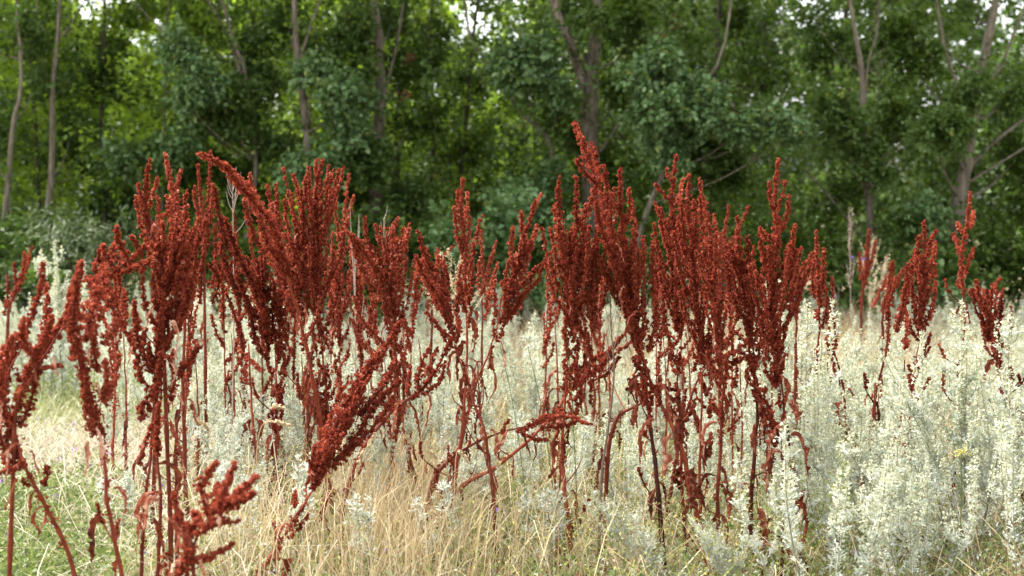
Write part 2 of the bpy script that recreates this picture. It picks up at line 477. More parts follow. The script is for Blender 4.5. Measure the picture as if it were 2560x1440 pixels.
tree([(1060, 600), (1075, 480), (1085, 350), (1068, 250), (1072, 120)], 8, 14.5, 'wavy thin stem in the shaded gap left of centre',
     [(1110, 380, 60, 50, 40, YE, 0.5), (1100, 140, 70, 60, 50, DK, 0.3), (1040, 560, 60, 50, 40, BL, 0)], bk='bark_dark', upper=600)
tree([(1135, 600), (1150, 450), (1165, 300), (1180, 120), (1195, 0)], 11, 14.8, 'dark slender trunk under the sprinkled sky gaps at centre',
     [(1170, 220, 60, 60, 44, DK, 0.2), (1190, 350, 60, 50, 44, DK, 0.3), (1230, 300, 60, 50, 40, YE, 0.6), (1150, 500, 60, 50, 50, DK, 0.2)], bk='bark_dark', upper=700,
     limbs=[([(1160, 560), (1125, 420), (1135, 300)], 5)])
tree([(1395, 480), (1370, 350), (1300, 280), (1250, 200), (1180, 100), (1160, 0)], 9, 13.6, 'thin grey stem slanting up left below the centre sky gaps',
     [(1330, 130, 70, 40, 70, PA, -0.3), (1270, 160, 60, 40, 56, PA, -0.3), (1380, 180, 70, 46, 80, PA, -0.3), (1310, 210, 60, 40, 60, PA, -0.2), (1400, 240, 46, 36, 40, PA, -0.3), (1300, 500, 60, 46, 70, PA, -0.5), (1250, 560, 60, 50, 70, PA, -0.4), (1350, 560, 60, 50, 70, BL, -0.4), (1290, 640, 80, 60, 100, BL, -0.4), (1380, 440, 40, 40, 40, PA, -0.4)], upper=700)
tree([(1480, 540), (1478, 400), (1474, 300), (1482, 180), (1488, 80), (1494, 0)], 42, 13.6, 'thickest poplar trunk forking above the tallest dock spike',
     [(1490, 60, 60, 40, 50, BL, -0.4), (1430, 40, 50, 40, 36, BL, 0.4), (1400, 330, 60, 60, 50, DK, 0.4), (1560, 100, 60, 60, 60, BL, 0.3), (1545, 260, 50, 60, 50, DK, 0.3), (1520, 430, 70, 60, 70, DK, 0.3), (1580, 20, 70, 50, 60, YE, 0.5)],
     limbs=[([(1470, 320), (1455, 200), (1418, 90), (1395, 40), (1383, -10)], 30), ([(1500, 380), (1540, 320), (1570, 270)], 10)])
tree([(1590, 620), (1625, 510), (1665, 420), (1700, 330), (1730, 240)], 12, 12.8, 'slanting pale stem with the large pale leafy spray right of centre',
     [(1640, 190, 60, 60, 80, PA, -0.3), (1730, 200, 50, 60, 80, PA, -0.2), (1690, 270, 90, 60, 120, PA, -0.3), (1620, 290, 60, 46, 70, PA, -0.3), (1780, 300, 70, 50, 90, PA, -0.3), (1860, 320, 60, 40, 70, PA, -0.3), (1940, 310, 60, 36, 60, PA, -0.3), (1660, 380, 60, 46, 70, PA, -0.2), (1750, 380, 70, 50, 70, BL, 0), (1840, 390, 70, 50, 70, BL, 0.1), (1980, 340, 36, 26, 24, PA, -0.3), (1590, 200, 40, 40, 40, PA, -0.3), (1780, 460, 80, 60, 70, DK, 0.2)], upper=300)
tree([(1770, 600), (1780, 400), (1790, 200), (1800, 0)], 15, 15.2, 'shaded trunk hidden behind the large pale leafy spray',
     [(1700, 60, 80, 50, 60, BL, 0.2), (1820, 60, 80, 50, 60, DK, 0.3), (1860, 190, 80, 60, 60, DK, 0.2), (1950, 200, 60, 50, 40, DK, 0.3), (1900, 480, 80, 70, 70, DK, 0.3)], bk='bark_dark', extra=[(1660, 95, 20), (1685, 60, 14)])
tree([(2178, 600), (2172, 480), (2158, 300), (2154, 180), (2138, 80), (2125, 0)], 17, 13.2, 'slim forked trunk behind the pink seeding plants at right',
     [(2080, 260, 50, 36, 46, BL, -0.4), (2130, 310, 46, 40, 46, BL, -0.4), (2160, 380, 46, 50, 50, BL, -0.3), (2190, 440, 40, 36, 36, BL, -0.3), (2090, 330, 60, 46, 50, BL, -0.2), (2130, 120, 50, 50, 40, BL, 0.2), (2240, 110, 70, 60, 50, DK, 0.4), (2050, 130, 70, 50, 40, DK, 0.4), (2060, 470, 80, 70, 60, DK, 0.4), (2250, 300, 60, 60, 50, DK, 0.4), (2030, 40, 60, 40, 30, BL, 0.3)],
     limbs=[([(2160, 280), (2170, 160), (2190, 90), (2200, 0)], 8), ([(2010, 420), (2080, 500), (2130, 560)], 6)])
tree([(2388, 600), (2398, 500), (2412, 430), (2432, 300), (2455, 180), (2482, 40), (2490, 0)], 33, 13.2, 'big slanting grey trunk under the sky gap at far right',
     [(2380, 310, 70, 46, 70, BL, -0.5), (2330, 330, 60, 40, 50, BL, -0.5), (2420, 250, 60, 50, 56, BL, -0.4), (2350, 100, 50, 50, 36, DK, 0.4), (2300, 190, 60, 60, 50, DK, 0.4), (2520, 230, 60, 60, 44, BL, 0.2), (2320, 540, 50, 40, 60, PA, -0.4), (2270, 560, 40, 36, 40, BL, -0.4), (2540, 400, 60, 80, 60, DK, 0.3), (2430, 30, 50, 30, 22, BL, 0.2)],
     limbs=[([(2425, 380), (2400, 230), (2365, 130), (2345, 20)], 12), ([(2405, 440), (2470, 370), (2555, 300)], 12), ([(2400, 470), (2480, 420), (2560, 370)], 8), ([(2450, 220), (2500, 170), (2545, 60)], 10)])
tree([(2650, 600), (2660, 300), (2655, 0)], 24, 13.8, 'grey trunk just past the right edge of the wood', [(2600, 200, 90, 80, 60, BL, 0), (2640, 400, 110, 120, 100, DK, 0), (2600, 560, 80, 80, 70, DK, 0)])


# inner trees: five crown kinds copied, each tree with its own trunk
def crown_kind(mt, n_cl, top):
    a = Acc()
    for _ in range(n_cl):
        z = 0.5 + top * rng.random()
        r = 0.5 + 0.7 * math.sin(math.pi * min(1, z / top) ** 0.8)
        ang = rng.random() * 6.28
        clump(a, (r * math.cos(ang) * rng.random() ** 0.5, r * math.sin(ang) * rng.random() ** 0.5, z), (0.5, 0.5, 0.4), 14, 9, 0.080, 0.35 + 0.3 * rng.random(), round_=False)
    upper_crown(a, (0, 0, top + 1.2), (1.5, 1.5, 1.6), 260, 0.19)
    return a.build('crown', M[mt], mesh_only=True)


kinds = [crown_kind(YE, 60, 6.6), crown_kind(YE, 54, 7.2), crown_kind(BL, 60, 6.6), crown_kind(DK, 64, 6.8), crown_kind(YE, 48, 7.4), crown_kind(DK, 56, 7.0)]
spots = []
for k in range(66):
    D = 15.6 + 17 * ((k * 0.618) % 1)
    px = -260 + 3080 * ((k * 0.3819 + 0.07) % 1)
    spots.append((px, D))
GAPS = [(235, 45), (1160, 40), (1240, 25), (1990, 40), (2360, 25), (2530, 50)]
front_names = [(40, 'the leftmost curving trunk'), (135, 'the kinked grey trunk'), (258, 'the ivy-clad trunk'), (410, 'the slim pale sapling'), (600, 'the left-leaning trunk'), (760, 'the grey trunk left of centre'),
               (945, 'the broad grey trunk'), (1090, 'the wavy thin stem'), (1180, 'the dark slender trunk'), (1330, 'the slanting thin stem'), (1480, 'the thickest forking trunk'), (1680, 'the large pale leafy spray'),
               (1900, 'the gap right of the pale spray'), (2160, 'the slim forked trunk'), (2420, 'the big slanting trunk'), (2650, 'the right edge trunk')]
used = {}
trees_by_label = {}


def unique(label, store=used):
    store[label] = store.get(label, 0) + 1
    return label


for k, (px, D) in enumerate(spots):
    if any(abs(px - g) < w + 1600 / D for g, w in GAPS):
        continue
    right = px > 1400
    kd = kinds[[0, 1, 2, 4, 0, 1][k % 6] if not right else [3, 2, 5, 2, 3, 5][k % 6]]  # crown colour stands for glow in the left wood, shade in the right
    x = (px - 1280) / FPX * D
    near = min(front_names, key=lambda t: abs(t[0] - px))
    tone = 'yellow-green' if kd.materials[0] == M[YE] else ('dark green' if kd.materials[0] == M[DK] else 'mid green')
    far = 'deep in the wood' if D > 25 else ('further back' if D > 20 else 'close')
    sd = 'left of' if px < near[0] - 12 else ('right of' if px > near[0] + 12 else 'straight behind')
    lab = f'{tone} slender tree {far}, {sd} {near[1]}' if sd != 'straight behind' else f'{tone} slender tree {far}, straight behind {near[1]}'
    o = empty('slender_tree', (x, D, gz(x, D)), unique(lab), 'tree', 'slender trees inside the wood')
    trees_by_label.setdefault(lab, []).append((px, o))
    a = Acc()
    lean = rng.normal(size=2) * 0.35
    r = 0.035 + 0.06 * rng.random()
    a.add(*tube([(x, D, -0.05), (x + lean[0] * 0.2, D, 1.5), (x + lean[0] * 0.5, D + lean[1] * 0.5, 4), (x + lean[0], D + lean[1], 8)], r, r * 0.4, 7, 14, rough=0.05))
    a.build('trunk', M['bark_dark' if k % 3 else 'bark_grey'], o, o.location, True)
    c = link('crown', kd, o)
    c.rotation_euler.z = rng.random() * 6.28
    for s in range(2):
        a = Acc()
        ang, z = rng.random() * 6.28, 1.2 + 2.6 * rng.random()
        a.add(*tube([(x, D, z), (x + 0.5 * math.cos(ang), D + 0.5 * math.sin(ang), z + 0.7), (x + 0.9 * math.cos(ang), D + 0.9 * math.sin(ang), z + 1.7)], r * 0.4, 0.006, 5, 8))
        a.build('branch', M['bark_dark' if k % 3 else 'bark_grey'], o, o.location, True)

# far side of the wood: leaf colours carry sun glow at left, shade at right
far_l, far_r = Acc(), Acc()
for k in range(1350):
    px, D = -700 + 4000 * rng.random(), 34 + 10 * rng.random()
    low = k >= 1050
    x, z = (px - 1280) / FPX * D, (0.2 + 3.6 * rng.random()) if low else (0.3 + 10.0 * rng.random() ** 0.9)
    y_pix = HORIZON - (z - CAM_Z) * FPX / D
    if any(abs(px - g) < w for g, w in GAPS) and y_pix < 80 and rng.random() < (0.95 if px < 400 else 0.55):
        continue
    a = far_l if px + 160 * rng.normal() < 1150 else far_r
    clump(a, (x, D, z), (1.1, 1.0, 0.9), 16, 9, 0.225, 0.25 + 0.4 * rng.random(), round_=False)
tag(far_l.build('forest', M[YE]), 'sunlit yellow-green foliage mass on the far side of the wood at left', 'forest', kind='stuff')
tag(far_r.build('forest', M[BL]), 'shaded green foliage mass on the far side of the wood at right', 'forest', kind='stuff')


# shrubs along the foot of the wood
def shrub(px, D, w, h, mt, label, leaf=0.06, n=14, wide=0.42, tw=16, name='shrub'):
    x = (px - 1280) / FPX * D
    o = empty(name, (x, D, gz(x, D)), label, 'shrub', 'shrubs along the foot of the wood')
    a, st = Acc(), Acc()
    for k in range(n):
        u = rng.normal() * 0.42
        q = np.array([x + u * w, D + rng.normal() * 0.25, 0.12 + h * (1 - 0.35 * abs(u)) * rng.random() ** 0.75])
        clump(a, q, (0.24 + 0.1 * w, 0.28, 0.24), tw, 12, leaf, 0.35 + 0.3 * rng.random(), wide=wide, round_=mt == 'leaf_pale')
        if k < 5:
            t_ = Acc()
            t_.add(*tube([(x + u * 0.3 * w, D, -0.03), (x + u * 0.7 * w, D, q[2] * 0.5), tuple(q)], 0.014, 0.004, 5, 7))
            t_.build('stem', M['bark_dark'], o, o.location, True)
    a.build('crown', M[mt], o, o.location)
    return o


shrub(-60, 12.6, 1.3, 1.2, BL, 'bluish green bush at the left edge of the wood', n=16)
shrub(30, 12.9, 0.9, 1.0, DK, 'dark green bush below the leftmost curving trunk')
shrub(180, 12.5, 0.9, 1.15, 'leaf_willow', 'narrow-leaved grey-green willow bush behind the silvery spire at left', 0.075, 20, 0.11, 26, 'willow_bush')
shrub(320, 12.7, 0.8, 1.25, 'leaf_willow', 'second grey-green willow bush, left of the upright dock spires', 0.075, 18, 0.11, 26, 'willow_bush')
shrub(500, 12.9, 1.0, 1.2, DK, 'dark bush behind the upright dock spires at left')
shrub(680, 13.0, 1.0, 1.1, DK, 'dark bush behind the crowded dock cluster')
shrub(880, 12.9, 1.0, 1.2, BL, 'bluish green bush behind the nodding dark dock')
shrub(1060, 12.8, 0.9, 1.0, DK, 'dark green bush behind the straight dock spire left of centre')
shrub(1270, 12.5, 0.9, 1.3, PA, 'pale bluish bush behind the right-leaning dock plume', n=16)
shrub(1340, 12.9, 0.9, 0.9, BL, 'low green bush at the foot of the wood at centre')
shrub(1530, 13.0, 1.1, 1.1, DK, 'dark bush behind the tallest dock')
shrub(1760, 12.9, 1.0, 1.0, DK, 'dark bush behind the dense dock cluster right of centre')
shrub(1960, 12.8, 1.0, 1.1, DK, 'dark bush right behind the candelabra dock')
shrub(2130, 12.8, 0.8, 0.9, BL, 'bluish bush behind the pink seeding plants')
shrub(2280, 12.6, 0.8, 1.0, BL, 'bluish green bush left of the narrow solitary dock spike')
shrub(2360, 12.4, 0.6, 0.6, PA, 'low pale bluish bush just left of the narrow solitary dock spike', n=9)
shrub(2480, 12.8, 1.0, 1.0, DK, 'dark bush behind the narrow solitary dock spike')
shrub(2620, 12.7, 1.2, 1.1, DK, 'dark bush at the right edge of the wood')


# ------------------------------------------------------------------ docks
def seeds(acc, C, S, t):
    """two bent papery wings across a short axis"""
    n = len(C)
    ax = nrm(rng.normal(size=(n, 3)) * 0.8 + np.array([0, 0, -0.4]))
    u = nrm(np.cross(ax, rand_dirs(n)))
    v = np.cross(ax, u)
    S = S[:, None]
    P_ = [C - ax * S * 0.5, C + ax * S * 0.5]
    for k in range(2):
        a = 2.3 * k + rng.normal(size=(n, 1)) * 0.25
        d = np.cos(a) * u + np.sin(a) * v
        P_ += [C + d * S * 0.62 - ax * S * 0.42 + rng.normal(size=(n, 3)) * S * 0.12, C + d * S * 0.58 + ax * S * 0.28 + rng.normal(size=(n, 3)) * S * 0.12]
    V = np.stack(P_, 1).reshape(-1, 3)
    b = np.arange(n)[:, None] * 6
    F = np.concatenate([b + np.array([[0, 2 + 2 * k, 3 + 2 * k, 1]]) for k in range(2)])
    acc.add(V, F, np.repeat(t, 6))


def spike(pts, R, parent, tone=0.5, dens=1.0, taper=0.24, size=0.0078):
    """a seed spike: lumps of seeds crowded round a curved axis"""
    near = parent.location[1] < 4.9
    R = R * (1.10 if near else 0.95)
    dens = dens * (1.2 if near else (0.8 if parent.location[1] > 6.2 else 0.95))
    c = curve(pts, 40)
    seg = np.linalg.norm(np.diff(c, axis=0), axis=1)
    L = seg.sum()
    acc = Acc()
    nl = max(6, int(L / 0.0150 * (1.8 + R * 105) * dens))
    t = (np.arange(nl) + rng.random(nl)) / nl
    nw = max(3, int(L / 0.0155))
    t = np.clip((np.floor(t * nw) + 0.5 + rng.normal(size=nl) * (0.24 + 0.18 * t)) / nw, 0, 1)        # seeds sit in whorls, closer together towards the tip
    idx = np.clip((t * 39), 0, 38.99)
    i0 = idx.astype(int)
    f = (idx - i0)[:, None]
    cc = c[i0] * (1 - f) + c[i0 + 1] * f
    tg, u, v = frames(c)
    prof = R * np.where(t < 0.12, 0.6 + 0.4 * t / 0.12, 1 - (1 - taper) * ((t - 0.12) / 0.88) ** 1.5) * (0.82 + 0.30 * np.sin(t * L / 0.030 * 6.28 + rng.random() * 6) * rng.random() + 0.22 * rng.random(nl))
    ang = rng.random(nl) * 6.283
    off = prof * (0.35 + 0.5 * rng.random(nl))
    lump = cc + off[:, None] * (np.cos(ang)[:, None] * u[i0] + np.sin(ang)[:, None] * v[i0])
    per = 7
    ls = np.maximum(0.005, prof * 0.38)
    C = lump[:, None] + rand_dirs(nl * per).reshape(nl, per, 3) * (ls[:, None] * (0.5 + 0.55 * rng.random((nl, per))))[:, :, None]
    tt = tone + 0.10 * rng.normal(size=(nl, 1)) + 0.13 * rng.normal(size=(nl, per)) + 0.22 * (rng.random((nl, per)) < 0.05)
    seeds(acc, C.reshape(-1, 3), size * (0.75 + 0.5 * rng.random(nl * per)), np.clip(tt.ravel(), 0, 1))
    acc.add(*tube(c[::4], R * 0.30, R * 0.14, 5, 10, tint=max(0.05, tone - 0.25)))
    return acc.build('seed_spike', M['seed'], parent, parent.location)


def withered_leaf(s, length, width, ang, parent, tint=0.45, curl=None):
    """a dry leaf hanging from the stem, folded and twisted"""
    n = 21
    width = width * 0.58
    length = length * 0.88
    q = np.linspace(0, 1, n)
    out_d = np.array([math.cos(ang), math.sin(ang) * 0.7, 0])
    reach = length * (0.12 + 0.25 * rng.random())
    bend = curl if curl is not None else rng.normal() * 0.25
    c = s + out_d * (reach * np.sin(np.minimum(1, q * 1.9) * 1.57))[:, None] + np.array([0, 0, 1.0]) * (0.10 * length * np.sin(q * 3.1) * (q < 0.35) - length * np.maximum(0, q - 0.12) * 0.95)[:, None]
    c = c + np.outer(np.sin(q * (3 + 3 * rng.random()) + rng.random() * 6) * q * length * 0.07 + bend * length * q ** 2 * 0.4, [math.cos(ang + 0.8), math.sin(ang + 0.8), 0])
    c = c + np.cumsum(rng.normal(size=(n, 3)), axis=0) * length * 0.008 + rng.normal(size=(n, 3)) * width * 0.05
    tg = nrm(np.gradient(c, axis=0))
    tw = rng.random() * 6.28 + q * (2.2 + 3 * rng.random()) * rng.choice([-1, 1])
    a0 = nrm(np.cross(tg, np.array([0.3, 1.0, 0.2])))
    b0 = np.cross(tg, a0)
    sd = np.cos(tw)[:, None] * a0 + np.sin(tw)[:, None] * b0
    nn = np.cross(tg, sd)
    w = width * (0.06 + np.sin(np.pi * q ** 0.75) ** 0.8) * (1 + 0.32 * rng.normal(size=n))
    fold = 0.45 + 0.75 * rng.random()
    wob = lambda: rng.normal(size=(n, 1)) * width * 0.30
    L2 = c + sd * (w * math.cos(fold))[:, None] + nn * (w * math.sin(fold))[:, None] + nn * wob()
    R2 = c - sd * (w * math.cos(fold))[:, None] + nn * (w * math.sin(fold))[:, None] + nn * wob()
    L1 = c + sd * (w * 0.5 * math.cos(fold))[:, None] + nn * (w * 0.30 * math.sin(fold))[:, None]
    R1 = c - sd * (w * 0.5 * math.cos(fold))[:, None] + nn * (w * 0.30 * math.sin(fold))[:, None]
    V = np.stack([L2, L1, c, R1, R2], 1).reshape(-1, 3)
    i, j = np.meshgrid(np.arange(n - 1), np.arange(4), indexing='ij')
    F = np.stack([i * 5 + j, i * 5 + j + 1, (i + 1) * 5 + j + 1, (i + 1) * 5 + j], -1).reshape(-1, 4)
    T = np.clip(tint + 0.14 * rng.normal() + 0.16 * rng.normal(size=len(V)), 0, 1)
    return mesh('withered_leaf', V, F, M['dead_leaf'], parent, T, True, parent.location)


DOCKS = []


def dock(label, nick, D, stems, spikes=(), heads=(), leaves=(), n_auto=5, tone=0.5, stem_tone=0.5, dens=1.0, leaf_tone=0.42, width=11):
    """stems: pixel paths from low to high; spikes (path, half width); heads (axis, half width at the widest, number of side spikes)"""
    tone = tone + rng.normal() * 0.05
    s0 = stems[0][0]
    bx = P(s0[0], s0[1], D)[0]
    o = empty('dock_plant', (bx, D, float(gz(bx, D))), label, 'dock plant', 'rust-red docks in the meadow')
    DOCKS.append((s0[0], D, nick))
    k = D / FPX
    stem_pts = []
    head_low = max([ax[0][1] for ax, W, n in heads], default=None)
    for st in stems:
        tilt = rng.normal() * 0.08
        if head_low is not None:
            st = [q for i, q in enumerate(st) if i < 2 or q[1] > head_low - 45]
        p = [P(x, y, D + tilt * q * 0.4 + 0.05 * (q >= len(st) // 2)) for q, (x, y) in enumerate(st)]
        lo = p[0].copy()
        g = gz(lo[0], lo[1])
        if lo[2] > g + 0.02:                                 # carry the stem down to the ground
            dx = (p[0] - p[1])[0] * 0.5
            lo = np.array([lo[0] + np.clip(dx, -0.06, 0.06), lo[1], g - 0.02])
            p = [lo] + p
        zig = curve(p, 15)                                     # stems kink a little at every node
        zig[1:] = zig[1:] + rng.normal(size=(14, 3)) * np.array([0.0020, 0.0024, 0.0])
        p = list(zig)
        a = Acc()
        a.add(*tube(p, width * 0.60 * k, width * 0.13 * k, 7, 60, knots=7, tint=np.clip(stem_tone + rng.normal() * 0.06, 0, 1)))
        a.build('stem', M['stem'], o, o.location, True)
        stem_pts.append(np.array(p))
    if D < 6.2:
        for q in range(2 + len(stem_pts)):               # crooked dry side branches low on the stems
            sp = stem_pts[q % len(stem_pts)]
            s = sp[int(3 + 7 * rng.random())]
            az = rng.random() * 6.28
            ln = (45 + 80 * rng.random()) * k
            hz = np.array([math.cos(az), math.sin(az) * 0.7, 0])
            e = s + hz * ln * (0.35 + 0.4 * rng.random()) + np.array([0, 0, ln * (0.3 + 0.7 * rng.random())])
            md = (s + e) / 2 + hz * ln * 0.12 + rng.normal(size=3) * 0.006
            a = Acc()
            a.add(*tube([s, md, e], 2.2 * k, 1.0 * k, 5, 9, tint=np.clip(stem_tone + rng.normal() * 0.12, 0, 1)))
            br = a.build('side_branch', M['stem'], o, o.location, True)
            if rng.random() < 0.6:
                spike([md, (md + e) / 2 + rng.normal(size=3) * 0.004, e + np.array([0, 0, 0.01])], (3.5 + 3.5 * rng.random()) * k, o, tone - 0.04 + rng.normal() * 0.07, 0.8)
            for w_ in range(int(1.3 + rng.random())):
                withered_leaf(s * 0.4 + md * 0.6 if w_ else s, (35 + 60 * rng.random()) * k, (5 + 8 * rng.random()) * k, az + rng.normal(), o, leaf_tone - 0.04 + rng.normal() * 0.15)
    for sp in stem_pts:                                      # thin remains of seed whorls low on the stems
        c = curve(sp, 60)[12:42]
        acc = Acc()
        for q in range(9):
            s = c[int(rng.random() * 27)]
            m = int(5 + 16 * rng.random())
            seeds(acc, s + rng.normal(size=(m, 3)) * np.array([0.009, 0.009, 0.008]), 0.0075 * (0.7 + 0.5 * rng.random(m)), np.clip(tone - 0.05 + 0.15 * rng.normal(size=m), 0, 1))
        tag(acc.build('seed_whorls', M['seed'], o, o.location), kind='stuff')
    for path, w in spikes:
        tilt = rng.normal() * 0.05
        p = [P(x, y, D + tilt * (q + 0.3)) for q, (x, y) in enumerate(path)]
        spike(p, w * k, o, tone + rng.normal() * 0.06, dens)
    for ax, W, n in heads:
        p = np.array([P(x, y, D) for x, y in ax])
        c = curve(p, 30)
        L = np.linalg.norm(np.diff(c, axis=0), axis=1).sum()
        spike(c[::4], min(14, 8 + W * 0.1) * k, o, tone, dens)
        up = nrm(c[-1] - c[0])
        n = int(n * 1.05)
        for q in range(n):
            t = 0.02 + 0.80 * (q + rng.random()) / n
            s = c[int(t * 29)]
            a = q * 2.39996 + rng.normal() * 0.3
            env = W * min(1, 0.5 + 1.6 * t) * (1.15 - 0.8 * t) * (0.35 + 0.95 * rng.random())
            h = np.array([math.cos(a), math.sin(a), 0]) * env * k
            ln = np.linalg.norm(h) * (1.7 + 1.3 * rng.random()) + 0.03
            ln = min(ln, (1.02 - t) * L)
            e = s + h + up * ln
            mid = s + h * 0.62 + up * ln * 0.38
            spike([s, mid, e], (5.5 + 4 * rng.random()) * k, o, tone + rng.normal() * 0.05, dens)
        for q in range(max(5, int(n * 0.75))):                      # short spikes trailing down the stem
            s = c[0] - up * rng.random() ** 1.3 * 0.85 * L + rng.normal(size=3) * np.array([0.004, 0.004, 0])
            a = rng.random() * 6.28
            h = np.array([math.cos(a), math.sin(a), 0]) * (12 + 22 * rng.random()) * k
            ln = (25 + 45 * rng.random()) * k
            spike([s, s + h * 0.7 + up * ln * 0.4, s + h + up * ln], (4.5 + 4 * rng.random()) * k, o, tone + rng.normal() * 0.05, dens)
        for q in range(max(2, n // 4)):                      # papery bracts between the spikes
            s = c[int(rng.random() * 20)] + rng.normal(size=3) * np.array([0.25, 0.2, 0.1]) * W * k
            withered_leaf(s, (30 + 40 * rng.random()) * k, (3 + 3 * rng.random()) * k, rng.random() * 6.28, o, leaf_tone + 0.2)
    for (x, y, ln, wd, sgn, tn) in leaves:
        withered_leaf(P(x, y, D - 0.07), ln * k, wd * k, 0.0 if sgn > 0 else math.pi, o, tn)
    for q in range(int(n_auto * 1.7)):
        sp = stem_pts[q % len(stem_pts)]
        c = curve(sp, 30)
        s = c[int(3 + 22 * rng.random())]
        withered_leaf(s, (50 + 85 * rng.random()) * k, (5 + 9 * rng.random()) * k, rng.random() * 6.28, o, leaf_tone + rng.normal() * 0.12)
    return o


dock('big rust-red dock leaning in from the left edge, spikes sweeping up right', 'the dock at the left edge', 4.1,
     [[(190, 1440), (140, 1320), (90, 1220), (60, 1160), (35, 1080), (15, 1000), (25, 920), (75, 840)], [(35, 1080), (70, 960), (120, 880), (180, 790)]],
     [([(60, 1170), (30, 1100), (8, 1010), (15, 930), (40, 870), (75, 800), (100, 720), (108, 655)], 17), ([(30, 1060), (60, 960), (110, 880), (160, 800), (185, 720), (202, 655)], 18), ([(60, 950), (95, 880), (120, 830), (128, 790)], 13),
      ([(50, 1070), (75, 1010), (92, 945)], 15), ([(50, 990), (95, 930), (155, 914)], 10), ([(70, 940), (110, 830), (118, 710)], 15), ([(10, 1050), (0, 960), (20, 880), (32, 840)], 16), ([(25, 1160), (0, 1090), (-20, 1000)], 18),
      ([(112, 1215), (118, 1190), (118, 1160)], 12), ([(90, 900), (55, 840), (60, 795)], 13), ([(0, 1180), (40, 1170), (60, 1150)], 10), ([(-20, 1000), (0, 900), (45, 830)], 18), ([(105, 870), (130, 830), (125, 770)], 11)],
     (), [(62, 890, 130, 12, 1, 0.85), (8, 1010, 110, 14, -1, 0.95), (50, 1110, 140, 14, -1, 0.8), (45, 1200, 110, 10, -1, 0.6), (112, 1270, 110, 14, -1, 0.55), (130, 900, 60, 9, 1, 0.7), (75, 1130, 90, 10, 1, 0.8)], 2, 0.48, 0.5)
dock('rust-red dock with thick ragged head left of the arching branch', 'the ragged-headed dock at left', 4.1,
     [[(300, 1440), (275, 1300), (265, 1200), (255, 1110), (240, 1040), (215, 940), (200, 820)]],
     [([(250, 1085), (225, 1000), (200, 900), (182, 820), (188, 740), (205, 655)], 24), ([(215, 850), (232, 760), (255, 690), (262, 660)], 26), ([(200, 800), (185, 740), (190, 690)], 20), ([(245, 1085), (222, 1010), (208, 930)], 24),
      ([(262, 1010), (285, 960), (298, 885)], 13), ([(245, 930), (236, 870), (240, 810)], 15), ([(258, 860), (284, 825), (290, 795)], 15), ([(210, 900), (172, 830), (165, 800)], 13), ([(245, 800), (275, 740), (262, 700)], 18),
      ([(255, 1000), (268, 960), (262, 900)], 14)],
     (), [(240, 1075, 130, 15, 1, 0.95), (225, 1110, 120, 14, -1, 0.85), (285, 1220, 90, 14, 1, 0.5), (262, 1300, 140, 24, -1, 0.35), (232, 960, 50, 9, 1, 0.95), (215, 870, 60, 8, 1, 0.95)], 1, 0.47, 0.62)
dock('large dock with a long branch arching left over pale wormwood', 'the arching-branched dock', 4.5,
     [[(350, 1440), (368, 1220), (384, 1020), (390, 860), (400, 700), (425, 610)], [(395, 1440), (400, 1250), (392, 1100), (402, 960), (410, 800)], [(440, 1150), (452, 980), (468, 800), (472, 700)], [(400, 640), (370, 615), (330, 640), (270, 690)]],
     [([(450, 600), (430, 625), (380, 612), (330, 645), (270, 690), (215, 700)], 14), ([(440, 650), (380, 655), (310, 680), (240, 700)], 15), ([(300, 680), (270, 650), (255, 610)], 12), ([(330, 660), (300, 610), (290, 562)], 13),
      ([(235, 680), (245, 640), (257, 610)], 12), ([(290, 650), (280, 630), (290, 605)], 11), ([(360, 640), (340, 610), (330, 590)], 12), ([(215, 690), (262, 740), (300, 800), (330, 860)], 16), ([(310, 810), (312, 770), (311, 725)], 13),
      ([(345, 870), (342, 810), (335, 755)], 13), ([(445, 830), (470, 750), (487, 690)], 20), ([(355, 960), (340, 890), (326, 830)], 13), ([(448, 945), (475, 900), (502, 868)], 13), ([(425, 1000), (437, 940), (420, 890)], 13),
      ([(360, 1050), (352, 1020), (360, 1000)], 16), ([(390, 1010), (398, 940), (402, 880)], 13), ([(465, 920), (488, 880), (488, 850)], 11), ([(395, 1140), (392, 1080), (398, 1000)], 10), ([(375, 930), (358, 870), (366, 820)], 13)],
     [([(395, 900), (400, 760), (420, 660), (452, 560)], 75, 20), ([(440, 800), (450, 700), (470, 600)], 40, 9)],
     [(420, 810, 130, 13, 1, 0.9), (385, 780, 60, 10, -1, 0.9), (430, 985, 70, 10, 1, 0.8), (468, 1000, 90, 13, 1, 0.35), (400, 1050, 120, 16, 1, 0.6), (392, 1160, 150, 16, 1, 0.5), (405, 1230, 160, 18, -1, 0.55), (385, 1300, 120, 16, 1, 0.45), (370, 1100, 140, 14, -1, 0.4), (345, 860, 70, 8, -1, 0.9), (408, 900, 90, 10, 1, 0.85)], 5, 0.5, 0.5)
